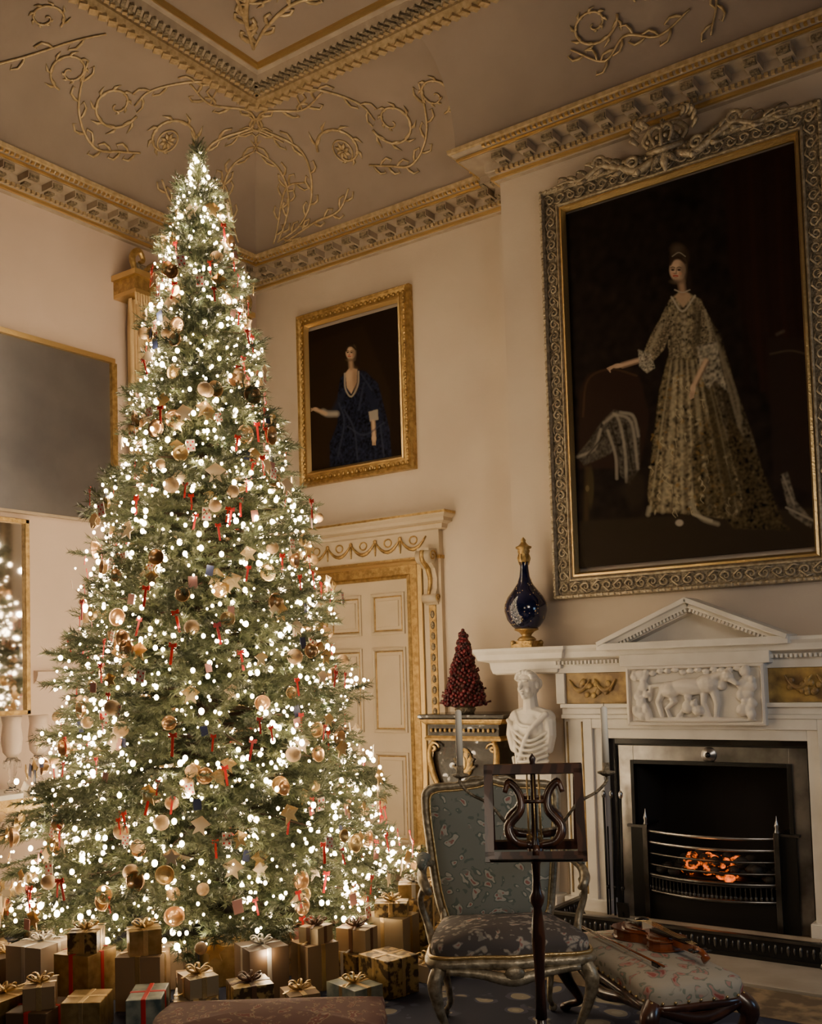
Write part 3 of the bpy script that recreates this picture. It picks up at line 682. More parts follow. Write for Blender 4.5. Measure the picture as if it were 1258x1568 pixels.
for sg in (-1,1):
    b.bx(mc+sg*1.05-.20,mc+sg*1.05+.20,yf-.03,Yw,1.50,1.64,M_marble)
    b.bx(mc+sg*1.05-.16,mc+sg*1.05+.16,yf+.06,Yw,0,1.50,M_wall)
    b.bx(mc+sg*1.05-.14,mc+sg*1.05+.14,yf-.08,Yw,0,.10,M_marble)
    V=[(mc+sg*1.05+sx*w,y,z) for z,w,y0 in ((.10,.085,yf-.05),(.85,.13,yf-.07)) for sx,y in ((-1,y0),(1,y0),(1,yf+.1),(-1,yf+.1))]
    b.add(V,[(0,1,5,4),(1,2,6,5),(2,3,7,6),(3,0,4,7),(4,5,6,7)],M_marble)
b.obj('marble_fireplace_mantel',bevel=.003)
def W(x,z,y=0): return (mc+x,yf-.06-y,1.33+z)
parts=[('e',W(-.02,.045,.01),(.13,.035,.05)),('e',W(.09,.06,.01),(.07,.04,.055)),('e',W(-.13,.03,.01),(.06,.035,.05)),
 ('c',[W(.13,.09),W(.20,.12),W(.17,.05)],[.035,.03,.03]),('e',W(.21,.10,.02),(.035,.03,.03)),('c',[W(.22,.09,.02),W(.26,.06,.03)],[.022,.014]),
 ('c',[W(.12,.03),W(.14,-.05),W(.13,-.12)],[.03,.02,.014]),('c',[W(.07,.03),W(.06,-.05),W(.09,-.12)],[.028,.018,.013]),
 ('c',[W(-.15,.03),W(-.11,-.04),W(-.16,-.08),W(-.14,-.13)],[.035,.025,.015,.013]),('c',[W(-.17,.03),W(-.21,-.04),W(-.19,-.12)],[.03,.02,.013]),
 ('c',[W(-.18,.06),W(-.25,.05),W(-.26,-.03)],[.014,.016,.012]),
 ('e',W(-.03,-.07,.01),(.035,.03,.04)),('e',W(-.025,-.015,.015),(.022,.022,.022)),('c',[W(-.05,-.08),W(-.09,-.12)],[.018,.013]),('c',[W(-.02,-.06,.01),W(.02,-.03,.01)],[.013,.010]),
 ('e',W(.03,-.09,.01),(.035,.03,.03)),('e',W(.01,-.05,.02),(.02,.02,.02)),('c',[W(.05,-.10),W(.09,-.13)],[.016,.012]),
 ('e',W(0,-.145),(.37,.022,.018))]
for k in range(34):
    sg=-1 if k%2 else 1;parts.append(('e',W(sg*(.27+rng.rand()*.10),-.12+rng.rand()*.25,rng.rand()*.01),(.018+rng.rand()*.02,.02,.018+rng.rand()*.02)))
for k in range(14): parts.append(('e',W(-.28+k*.045,.125+rng.rand()*.02,0),(.022,.016,.018)))
parts.append(('c',[W(-.32,-.12),W(-.33,0),W(-.28,.12)],[.025,.02,.02]))
blob('trim_6_wolf_relief',parts,M_relief,.005,sm=2)
# ------------------------------------------------------------------ marble bust
parts=[('e',(0,0,.50),(.066,.078,.085)),('e',(0,-.022,.455),(.048,.055,.055)),('e',(0,-.054,.422),(.022,.02,.018)),
 ('c',[(0,-.074,.508),(0,-.096,.474)],[.008,.013]),('e',(.024,-.070,.522),(.024,.012,.007)),('e',(-.024,-.070,.522),(.024,.012,.007)),
 ('e',(.030,-.055,.468),(.018,.018,.02)),('e',(-.030,-.055,.468),(.018,.018,.02)),('e',(0,-.078,.450),(.018,.009,.005)),('e',(0,-.076,.439),(.014,.010,.006)),
 ('e',(.067,0,.49),(.010,.016,.022)),('e',(-.067,0,.49),(.010,.016,.022)),
 ('c',[(0,.005,.43),(0,.01,.33)],[.044,.053]),('e',(0,.07,.50),(.045,.04,.045)),
 ('c',[(-.115,.02,.285),(0,.01,.315),(.115,.02,.285)],[.055,.058,.055]),('e',(0,-.01,.22),(.13,.07,.11)),('e',(-.055,-.05,.22),(.045,.035,.045)),('e',(.055,-.05,.22),(.045,.035,.045)),
 ('c',[(-.14,.01,.265),(-.15,.0,.18),(-.13,.0,.10)],[.042,.039,.035]),('c',[(.14,.01,.265),(.15,.0,.18),(.13,.0,.10)],[.042,.039,.035]),
 ('e',(0,0,.10),(.135,.075,.10)),('e',(0,0,.02),(.12,.072,.07))]
for k in range(9):
    a=k/8*pi;parts.append(('e',(.062*math.cos(a),-.035,.535+.042*math.sin(a)),(.018,.03,.016)))
for k in range(6):
    parts.append(('c',smooth_path([(-.155+.02*k,-.03,.27-.02*k),(-.05,-.088,.20-.042*k),(.06,-.088,.15-.03*k),(.145,-.03,.20-.035*k)],3),[.014,.010,.010,.011]))
parts.append(('c',smooth_path([(.135,-.02,.31),(.05,-.088,.20),(-.02,-.088,.06),(-.06,-.06,-.02)],3),[.019,.016,.015,.013]))
parts.append(('c',smooth_path([(-.10,-.03,.32),(-.02,-.082,.25),(.06,-.082,.24)],3),[.014,.012,.010]))
for k in range(5): parts.append(('c',smooth_path([(-.09+.045*k,-.070,.04),(-.075+.038*k,-.074,-.03)],3),[.011,.008]))
bo=blob('marble_bust',parts,M_marble,.004,loc=(mc-1.05,yf-.08,.91),sm=2)
bo.rotation_euler=(0,0,-.15)
# ------------------------------------------------------------------ grate
G=empty('fireplace_grate',(0,0,0))
b=MB()
gx0,gx1=OX0+.005,OX1-.005;gy=5.86
def fr(x0,x1,z1,w,y0,y1,m):
    b.bx(x0,x0+w,y0,y1,0,z1,m);b.bx(x1-w,x1,y0,y1,0,z1,m);b.bx(x0+w,x1-w,y0,y1,z1-w,z1,m)
fr(gx0,gx1,1.065,.035,gy-.02,gy+.02,M_blackl)
fr(gx0+.035,gx1-.035,1.03,.11,gy-.0,gy+.03,M_steel)
fr(gx0+.13,gx1-.13,.935,.022,gy-.018,gy+.03,M_iron)
fr(gx0+.03,gx1-.03,1.035,.012,gy-.02,gy+.0,M_iron)
b.lathe([(.0,0),(.045,.0),(.045,.008),(.03,.014),(.02,.022),(0,.024)],(-2.09,gy-.001,.975),M_steel,16,T=Matrix.Rotation(pi/2,3,'X'))
b.lathe([(.0,0),(.018,.0),(.012,.02),(0,.022)],(-2.09,gy-.02,.975),M_blackl,12,T=Matrix.Rotation(pi/2,3,'X'))
b.bx(gx0+.15,gx0+.17,gy+.03,YB-.03,0,.92,M_soot);b.bx(gx1-.17,gx1-.15,gy+.03,YB-.03,0,.92,M_soot)
b.bx(gx0+.15,gx1-.15,YB-.05,YB-.03,0,.92,M_soot)
bx0,bx1=gx0+.22,gx1-.22
DZ=-.065
b.M=Matrix.Translation((0,0,DZ))
def bow(z,r,amp=.11,m=M_steel):
    P=[(bx0+(bx1-bx0)*t,gy-.02-amp*(1-(2*t-1)**2),z) for t in np.linspace(0,1,17)];b.tube(P,r,m,8)
for z in (.585,.52,.455,.39): bow(z,.009 if z>.5 else .007,m=M_steel if z>.5 else M_steeld)
bow(.33,.012,m=M_steeld);bow(.32,.006,.125,M_iron)
for sx,xx in ((-1,bx0),(1,bx1)):
    b.bx(xx-.015,xx+.015,gy-.05,gy-.01,.066,.62,M_steeld);b.lathe([(.0,0),(.016,.0),(.009,.02),(.014,.035),(.010,.05),(.004,.07),(.002,.09),(0,.095)],(xx,gy-.03,.62),M_steel,12)
    b.bx(min(xx,xx+sx*.10),max(xx,xx+sx*.10),gy-.02,gy+.01,.066,.60,M_iron)
    b.bx(min(xx+sx*.01,xx+sx*.12),max(xx+sx*.01,xx+sx*.12),gy-.03,gy+.2,.60,.615,M_steeld)
for k in range(30):
    t=(k+.5)/30;x=bx0+(bx1-bx0)*t;y=gy-.025-.11*(1-(2*t-1)**2)
    b.box((x,y,.285),(.008,.006,.07),M_steeld);b.sph((x,y,.255),(.009,.004,.014),M_steeld,6,4)
bow(.235,.010,m=M_steeld);b.bx(bx0,bx1,gy-.02,gy+.3,.066,.24,M_iron)
b.bx(bx0,bx1,gy-.0,gy+.35,.30,.33,M_iron)
b.obj('steel_register',bevel=.0015,parent=G)
b=MB();b.M=Matrix.Translation((0,0,DZ-.005))
for k in range(120):
    t=rng.rand();x=bx0+.04+(bx1-bx0-.08)*t;y=gy-.07*(1-(2*t-1)**2)+.0+rng.rand()*.24;z=.355+rng.rand()*.12*(1-abs(2*t-1)**2)
    r=.018+rng.rand()*.020;hot=abs(t-.5)<.24 and rng.rand()<.8
    b.sph((x,y,z),(r*1.2,r,r*.85),M_coal if hot else M_deadcoal,7,5)
b.obj('burning_coals',parent=G)
b=MB();b.bx(mc-1.15,mc+1.15,4.78,5.72,0,.03,M_hearth);b.obj('hearth_slab',bevel=.004)
b=MB()
fpth=[(mc-.70,5.60),(mc-.70,5.18),(mc+.78,5.18),(mc+.78,5.60)]
b.sweep(fpth,[(-.012,.03),(-.012,.05),(.012,.05),(.012,.03)],M_iron);b.sweep(fpth,[(-.012,.13),(-.016,.145),(.016,.145),(.012,.13)],M_steeld)
for i in range(3):
    A=Vector((*fpth[i],0));B=Vector((*fpth[i+1],0));L=(B-A).length;n=int(L/.03)
    dd=(B-A).normalized();ang=math.atan2(dd.y,dd.x)
    b.box(((A.x+B.x)/2,(A.y+B.y)/2,.09),(L,.004,.085),M_iron,Matrix.Rotation(ang,3,'Z'))
    for k in range(n):
        p=A+(B-A)*((k+.5)/n)
        b.sph((p.x,p.y,.09),(.010,.010,.03) if k%2 else (.006,.008,.02),M_steeld,6,4)
for x,y in fpth: b.lathe([(.0,.03),(.025,.03),(.02,.045),(.012,.055),(.015,.10),(.012,.14),(.016,.15),(.008,.165),(0,.17)],(x,y,0),M_steeld,12)
b.obj('fireplace_fender')
for i,(dx,lean) in enumerate(((0,.0),(.05,.03),(-.045,-.02))):
    b=MB();x=-2.62+dx;b.tube([(x,5.65,.04),(x-.02+lean*.3,5.70,.72)],.007,M_iron,8)
    b.sph((x-.02+lean*.3,5.70,.74),(.014,.014,.025),M_steel,10,8);b.sph((x,5.66,.20),.012,M_iron)
    if i==1: b.box((x,5.65,.075),(.07,.01,.09),M_iron,Matrix.Rotation(.2,3,'X'))
    if i==2: b.tube([(x+.015,5.65,.04),(x-.0+lean*.3,5.70,.55)],.005,M_iron,8)
    b.obj(('fire_poker','hearth_shovel','fire_tongs')[i])
# ------------------------------------------------------------------ vase
b=MB()
b.box((0,0,.012),(.15,.15,.024),M_gold);b.box((0,0,.032),(.12,.12,.02),M_gold)
b.lathe([(.05,.04),(.062,.05),(.05,.065),(.03,.075),(.035,.085),(.05,.10),(.075,.112),(.08,.118)],(0,0,0),M_gold,28)
vp_=[(.06,.11),(.09,.135),(.122,.18),(.138,.235),(.135,.28),(.115,.325),(.08,.37),(.05,.41),(.034,.455),(.028,.50),(.026,.54),(.028,.56)]
b.lathe(vp_,(0,0,0),M_blue,32)
b.lathe([(.030,.548),(.036,.552),(.036,.565),(.033,.60),(.040,.62),(.036,.632),(.05,.638),(.052,.648),(.035,.655),(.022,.668),(.014,.68),(.018,.69),(.010,.70),(0,.712)],(0,0,0),M_gold,24)
for k in range(8):
    a=k*pi/4
    b.tube([(.033*math.cos(a),.033*math.sin(a),.60),(.038*math.cos(a),.038*math.sin(a),.575),(.03*math.cos(a),.03*math.sin(a),.53)],[.003,.007,.002],M_gold,5)
for k in range(90):  # fired gilt sprigs on the body
    z=.14+.30*rng.rand();a=rng.rand()*2*pi;r=float(np.interp(z,[p[1] for p in vp_],[p[0] for p in vp_]))
    b.sph((r*math.cos(a),r*math.sin(a),z),(.0035,.0035,.0035),M_goldb,6,4)
for sx in (-1,1):
    for sy_ in (-1,1): b.sph((sx*.065,sy_*.065,.03),.018,M_gold,8,6)
b.obj('porcelain_bottle_vase',(-3.21,5.76,1.641))
# ------------------------------------------------------------------ pedestal + topiary
b=MB()
def sqp(pr,m): b.lathe(pr,(0,0,0),m,4,sx=1.414*1.0,sy=1.414*.62)
sqp([(.33,1.175),(.345,1.185),(.345,1.205),(.335,1.21),(.0,1.21)],M_blackl);sqp([(.0,1.14),(.30,1.14),(.315,1.15),(.33,1.17),(.33,1.178),(0,1.178)],M_gold)
sqp([(0,1.06),(.285,1.06),(.285,1.14),(0,1.14)],M_blackl);sqp([(0,1.03),(.30,1.03),(.31,1.045),(.29,1.062),(0,1.062)],M_gold)
sqp([(0,.30),(.14,.30),(.15,.45),(.19,.62),(.245,.78),(.262,.90),(.25,.98),(.26,1.035),(0,1.035)],M_blackl)
sqp([(0,0),(.27,0),(.27,.10),(.24,.14),(.25,.18),(.17,.25),(.15,.31),(0,.31)],M_blackl);sqp([(0,.095),(.275,.095),(.275,.11),(0,.11)],M_gold);sqp([(0,.60),(.195,.60),(.20,.63),(0,.63)],M_gold)
for sx in (-1,1):
    P=smooth_path([(sx*.24,-.17,1.03),(sx*.27,-.19,.95),(sx*.25,-.18,.80),(sx*.19,-.135,.62),(sx*.15,-.11,.45),(sx*.14,-.10,.31)],5);b.tube(P,[.018,.024,.015,.012],M_gold,7)
    q=[(sx*(.24-.05*(1-i/16)*math.cos(i*.6)),-.185,.98+.04*(1-i/16)*math.sin(i*.6)) for i in range(15)];b.tube(q,.009,M_goldb,5)
b.sph((0,-.165,.88),(.07,.02,.10),M_gold,14,10);b.sph((0,-.18,.88),(.03,.015,.05),M_goldb)
for k in range(14): b.sph((-.25+k*.0385,-.19,1.10),(.011,.008,.014),M_gold,8,6)
for k in range(7):
    a=k/6*pi;b.tube([(.0,-.175,.80),(.09*math.cos(a),-.175,.86+.10*math.sin(a))],[.004,.010],M_goldd,5)
b.obj('ebony_pedestal_stand',(-3.80,6.06,0))
b=MB();b.lathe([(0,0),(.06,0),(.075,.03),(.06,.05),(0,.05)],(0,0,0),M_goldd,16);b.lathe([(.0,.03),(.12,.05),(.11,.12),(.0,.54)],(0,0,0),M_bark,16)
for k in range(430):
    t=(k/430)**1.3;z=.06+.50*t;r=.13*(1-t)+.004+(.018*rng.rand());a=k*2.39996;q=.010+.009*rng.rand()
    b.sph((r*math.cos(a),r*math.sin(a),z),q,M_berry,6,5)
for k in range(60):
    t=rng.rand()**1.5;a=rng.rand()*6.28;r=.145*(1-t)+.01;b.tube([(r*.8*math.cos(a),r*.8*math.sin(a),.06+.5*t),(r*1.18*math.cos(a),r*1.18*math.sin(a),.075+.5*t)],[.003,.008],M_berry,5)
b.sph((0,0,.575),.014,M_berry,8,6)
b.obj('berry_cone_topiary',(-3.86,6.02,1.211))
# ------------------------------------------------------------------ left wall
M_mirr=mat('mirror_glass',(.62,.60,.60),.05,1.)
M_mirr2=mat('old_mirror_glass',(.22,.215,.23),.36,.75,col2=(.14,.14,.16),scale=1.5)
b=MB();y0,y1,z0,z1=2.3,4.76,2.66,3.83
b.bx(XL+.002,XL+.02,y0,y1,z0,z1,M_mirr2)
b.bx(XL+.002,XL+.05,y0,y1+.03,z1,z1+.035,M_goldb);b.bx(XL+.002,XL+.05,y1,y1+.045,z0-.0,z1,M_gold);b.bx(XL+.002,XL+.03,y0,y1+.03,z0-.02,z0,M_plast)
b.obj('pier_mirror')
b=MB();y0,y1,z0,z1=2.6,4.07,1.30,2.60
b.bx(XL+.002,XL+.02,y0,y1,z0,z1,M_mirr)
for (a0,a1,c0,c1) in ((y0,y1,z1-.03,z1),(y0,y1,z0,z0+.03),(y1-.03,y1,z0,z1),(y0,y0+.03,z0,z1)): b.bx(XL+.002,XL+.045,a0,a1,c0,c1,M_gold)
b.obj('wall_mirror',bevel=.003)
G=empty('curtain_with_pelmet',(0,0,0))
V=[];Fc=[];ny=80;zz=[4.32,4.1,3.6,3.0,2.4,1.6,.8,.03]
for j,z in enumerate(zz):
    for i in range(ny+1):
        y=4.86+(.40)*i/ny;V.append((XL+.12+.045*math.sin(i*.98+.3*math.sin(j))*(1 if j else .7)+.01*math.sin(i*2.3),y,z))
for j in range(len(zz)-1):
    for i in range(ny): Fc.append((j*(ny+1)+i,j*(ny+1)+i+1,(j+1)*(ny+1)+i+1,(j+1)*(ny+1)+i))
b=MB();b.add(V,Fc,M_curt,True)
V2=[(v[0],v[1]+.72,v[2]) for v in V];b.add(V2,Fc,M_curt,True);b.obj('drapes',parent=G)
b=MB()
b.bx(XL+.002,XL+.24,4.82,6.02,4.36,4.46,M_gold);b.bx(XL+.002,XL+.27,4.80,6.04,4.46,4.50,M_goldb);b.bx(XL+.002,XL+.25,4.82,6.02,4.33,4.36,M_goldb)
for k in range(48):
    y=4.83+k*.0245;b.tube([(XL+.24,y,4.34),(XL+.245,y,4.24+.01*(k%2))],[.010,.006],M_curt,6)
def L2(P,r,m): b.tube(smooth_path([(XL+.22,p[0],p[1]) for p in P],5),r,m,7)
L2([(4.84,4.50),(4.82,4.60),(4.88,4.66),(4.92,4.60),(4.88,4.57)],[.02,.028,.02,.012],M_gold)
L2([(4.92,4.52),(5.05,4.60),(5.2,4.54),(5.42,4.62)],[.015,.028,.02,.03],M_gold);L2([(5.42,4.62),(5.64,4.54),(5.8,4.60),(5.92,4.52)],[.03,.02,.028,.015],M_gold)
L2([(6.0,4.50),(6.02,4.60),(5.96,4.66),(5.92,4.60)],[.02,.028,.02,.012],M_gold)
b.bx(XL+.18,XL+.23,4.84,6.0,4.50,4.56,M_goldd)
b.obj('gilt_pelmet',parent=G,bevel=.003)
b=MB();b.bx(XL+.003,XL+.03,5.2,5.64,.9,4.3,M_navy);b.bx(XL+.003,XL+.05,5.40,5.43,.9,4.3,M_door)
for z in (.9,1.7,2.5,3.3,4.1): b.bx(XL+.003,XL+.05,5.2,5.64,z,z+.03,M_door)
b.obj('window_1')
b=MB();cx0=XL+.05
b.bx(cx0,cx0+.36,3.05,4.08,.80,.83,M_marble);b.bx(cx0+.01,cx0+.34,3.08,4.05,.72,.80,M_gold)
for yy in (3.12,4.0):
    P=smooth_path([(cx0+.30,yy,.74),(cx0+.36,yy,.62),(cx0+.26,yy,.42),(cx0+.18,yy,.22),(cx0+.27,yy,.04),(cx0+.31,yy,.0)],6);b.tube(P,[.035,.045,.03,.025,.03,.03],M_gold,8)
    for sg,z in ((1,.62),(-1,.30)):
        q=[(cx0+.24+.09*(1-i/20)*math.cos(i*.55),yy,z+sg*.08*(1-i/20)*math.sin(i*.55)) for i in range(18)];b.tube(q,[.018,.010],M_gold,6)
P=smooth_path([(cx0+.33,3.12,.70),(cx0+.34,3.3,.60),(cx0+.34,3.55,.56),(cx0+.34,3.8,.60),(cx0+.33,4.0,.70)],6);b.tube(P,[.02,.03,.02],M_gold,7)
for k in range(4):
    q=[(cx0+.34,3.25+.2*k+.07*(1-i/20)*math.cos(i*.55),.64+.06*(1-i/20)*math.sin(i*.55)) for i in range(18)];b.tube(q,[.014,.008],M_goldd,6)
b.obj('gilt_console_table')
for i,yy in enumerate((3.76,3.95)):
    b=MB()
    b.lathe([(.0,0),(.05,0),(.05,.01),(.02,.03),(.03,.06),(.015,.09),(.03,.13),(.02,.16),(.04,.20),(.03,.215)],(0,0,0),M_glass,16)
    b.lathe([(.025,.215),(.055,.25),(.065,.33),(.055,.42),(.062,.47),(.058,.47),(.051,.42),(.061,.33),(.05,.255),(.02,.22)],(0,0,0),M_frost,20)
    b.lathe([(0,.22),(.012,.22),(.012,.36),(0,.37)],(0,0,0),M_candle,10)
    for k in range(8):
        a=k*pi/4;b.sph((.05*math.cos(a),.05*math.sin(a),.17),(.006,.006,.022),M_glass,6,4);b.tube([(.0,0,.20),(.05*math.cos(a),.05*math.sin(a),.195)],.003,M_glass,5)
    b.obj('hurricane_candle_lamp' if i==0 else 'hurricane_candle_lamp.001',(cx0+.25,yy,.831))
# ------------------------------------------------------------------ Christmas tree
TX,TY=-4.46,4.18
TZ=[.10,.25,.53,.9,1.28,1.65,2.03,2.4,2.78,3.15,3.53,3.9,4.28,4.5,4.62]
TR=[1.14,1.20,1.12,1.0,.89,.80,.71,.64,.52,.40,.33,.27,.17,.08,.02]
def Rz(z): return float(np.interp(z,TZ,TR))
G=empty('christmas_tree',(TX,TY,.0145))
b=MB();b.tube([(0,0,0.0),(0,0,2),(0,0,4.5)],[.07,.05,.012],M_bark,10)
b.lathe([(0,0),(.26,0),(.26,.05),(.18,.14),(.09,.20),(0,.20)],(0,0,0),M_iron,20)
for k in range(230):
    z=.25+4.2*(k/230)**1.1;a=k*2.39996;R=Rz(z)*.8;z0=z-.05
    b.tube([(0,0,z0),(R*.5*math.cos(a),R*.5*math.sin(a),z0+.03*R),(R*math.cos(a),R*math.sin(a),z0-.02)],[.014,.009,.004],M_bark,5)
b.obj('trunk_and_branches',parent=G)
def twig(p0,d,L,nn):
    d=d.normalized();a=d.orthogonal().normalized();c=d.cross(a)
    for k in range(nn):
        q=(k+rng.rand())/nn;base=p0+d*L*q;g=rng.rand()*2*pi
        o=(a*math.cos(g)+c*math.sin(g));nd=(o*.8+d*(.65+.3*rng.rand())).normalized();ln=.028+.012*rng.rand()
        w=nd.cross(d).normalized()*.0028
        i=len(tv);tv.extend([base-w,base+w,base+nd*ln]);tf.append((i,i+1,i+2))
    i=len(tv);w=a*.003;tv.extend([p0-w,p0+w,p0+d*L]);tf.append((i,i+1,i+2))
templates=[]
for q in range(4):
    tv=[];tf=[]
    twig(Vector((0,0,0)),Vector((1,0,.0)),.20,70)
    for k,(x,sg) in enumerate(((.03,1),(.06,-1),(.09,1),(.12,-1))):
        twig(Vector((x,0,0)),Vector((.75,sg*.65,.1*(rng.rand()-.5)*3)),.115-.02*(k//2),38)
    templates.append((np.array([tuple(v) for v in tv]),np.array(tf)))
def rand_surface(n,zlo=.15,zhi=4.6):
    out=[]
    zz=np.linspace(zlo,zhi,400);w=np.array([Rz(z)+.06 for z in zz]);w/=w.sum();cs=np.cumsum(w)
    for i in range(n):
        z=zz[min(399,int(np.searchsorted(cs,rng.rand())))]+rng.rand()*.01;out.append((z,rng.rand()*2*pi))
    return out
def lump(z,a):
    return .91+.10*math.sin(z*13+2.2*math.sin(a*3))+.07*math.sin(a*9+z*5)+.05*math.sin(a*17-z*11)
Vs=[];Fs=[];off=0
pts=rand_surface(4600)
Ms=[[] for _ in templates]
for i,(z,a) in enumerate(pts):
    R=Rz(z)*lump(z,a)
    q=1 - .55*rng.rand()**1.6
    k=.8+.4*rng.rand()
    if z>3.6: k*=.75
    r=max(0,R*q-.145*k)
    out=Vector((math.cos(a),math.sin(a),0))
    elev=-.2+.5*(z/4.6)+ .5*(rng.rand()-.5)
    d=Vector((out.x,out.y,math.tan(elev)));tang=Vector((-out.y,out.x,0));d=d.normalized()+tang*(rng.rand()-.5)*.9;d.normalize()
    if z>4.42: d=Vector((out.x*.4,out.y*.4,1)).normalized();k*=.7
    s=d.cross(Vector((0,0,1))).normalized();u=s.cross(d);g=(rng.rand()-.5)*1.0
    s2=s*math.cos(g)+u*math.sin(g);u2=s2.cross(d)
    p=out*r
    Ms[i%4].append([[d.x*k,s2.x*k,u2.x*k,p.x],[d.y*k,s2.y*k,u2.y*k,p.y],[d.z*k,s2.z*k,u2.z*k,z]])
for (tvv,tff),m in zip(templates,Ms):
    V_,F_=inst(tvv,tff,np.array(m));Vs.append(V_);Fs.append(F_+off);off+=len(V_)
np_obj('fir_foliage',np.concatenate(Vs),np.concatenate(Fs),[M_green],parent=G)
def tmpl(fn):
    t=MB();fn(t);V=np.array(t.v);out=[]
    for fc in t.f:
        for k in range(1,len(fc)-1): out.append((fc[0],fc[k],fc[k+1]))
    return V,np.array(out)
tb,tbf=tmpl(lambda t:t.sph((0,0,0),1.,M_bulb,7,5))
Ml=[]
for (z,a) in rand_surface(4300,.2,4.64):
    R=Rz(z)*lump(z,a)*(.80+.22*rng.rand());k=.0050+.0105*rng.rand()**2
    Ml.append([[k,0,0,R*math.cos(a)],[0,k,0,R*math.sin(a)],[0,0,k*1.2,z]])
V_,F_=inst(tb,tbf,np.array(Ml));np_obj('fairy_lights',V_,F_,[M_bulb],parent=G,smooth=True)
NL=300
for i in range(NL):
    z=.2+4.35*((i+.5)/NL)**1.35;a=i*2.39996
    R=Rz(z)*lump(z,a)*(.90+.08*(i%3))+.01
    l=bpy.data.lights.new('fairy_glow','POINT');l.energy=1.0;l.color=(1,.77,.50);l.shadow_soft_size=.02
    o=bpy.data.objects.new('fairy_glow_%d'%i,l);bpy.context.collection.objects.link(o);o.parent=G;o.location=(R*math.cos(a),R*math.sin(a),z)
def place(n,zlo,zhi,rr,sc,drop=0):
    out=[]
    for (z,a) in rand_surface(n,zlo,zhi):
        R=Rz(z)*lump(z,a)*(rr+.05*rng.rand());k=sc*(.8+.4*rng.rand())
        o=Vector((math.cos(a),math.sin(a),.25*(rng.rand()-.5))).normalized();o=(o+Vector((rng.rand()-.5,rng.rand()-.5,0))*.5).normalized()
        s=Vector((0,0,1)).cross(o).normalized();u=o.cross(s);g=(rng.rand()-.5)*.5
        s2=s*math.cos(g)+u*math.sin(g);u2=o.cross(s2)
        out.append([[s2.x*k,u2.x*k,o.x*k,R*math.cos(a)],[s2.y*k,u2.y*k,o.y*k,R*math.sin(a)],[s2.z*k,u2.z*k,o.z*k,z-drop]])
    return np.array(out)
def orn(name,fn,Mx,m,sm=False):
    v,ff=tmpl(fn);V_,F_=inst(v,ff,Mx);np_obj(name,V_,F_,[m],parent=G,smooth=sm)
cup=lambda t:t.lathe([(.001,-.7),(.5,-.65),(.85,-.35),(1,.05),(1.05,.1),(.95,.1),(.8,-.3),(.45,-.5),(.001,-.55)],(0,0,0),M_copper,16)
orn('copper_cup_ornaments',cup,place(120,.2,4.3,.96,.044),M_copper,True)
orn('gold_cup_ornaments',cup,place(90,.2,4.3,.96,.040),M_goldb,True)
orn('wooden_baubles',lambda t:t.sph((0,0,0),1,M_woodb,14,10),place(90,.15,4.2,.96,.036),M_woodb,True)
def star(t):
    P=[((1 if i%2==0 else .42)*math.sin(i*pi/5),(1 if i%2==0 else .42)*math.cos(i*pi/5)) for i in range(10)]
    t.prism(P,.12,M_card,Matrix.Identity(4))
orn('star_ornaments',star,place(110,.2,4.3,.97,.050),M_firebr)
orn('gold_star_ornaments',star,place(110,.2,4.3,.97,.048),M_goldb)
card=lambda t:t.box((0,0,0),(1,1.4,.06),M_card)
def pips(t):
    for p in ((-.28,.4),(.28,.4),(-.28,-.4),(.28,-.4),(0,0)): t.box((p[0],p[1],.05),(.18,.2,.03),M_red)
Mc=place(95,.2,4.1,.98,.045)
orn('white_cards',card,Mc,M_card);orn('card_pips',pips,Mc,M_red)
orn('pink_cards',card,place(55,.2,4.1,.98,.04),M_pinkc)
orn('navy_cards',card,place(60,.2,3.9,.98,.042),M_navy)
def rib(t):
    t.box((0,-.5,0),(.22,1.6,.05),M_red);t.box((0,.4,.02),(.7,.18,.08),M_red,Matrix.Rotation(.4,3,'Z'));t.box((0,.4,.02),(.7,.18,.08),M_red,Matrix.Rotation(-.4,3,'Z'))
orn('red_ribbons',rib,place(280,.25,4.2,.99,.052),M_red)
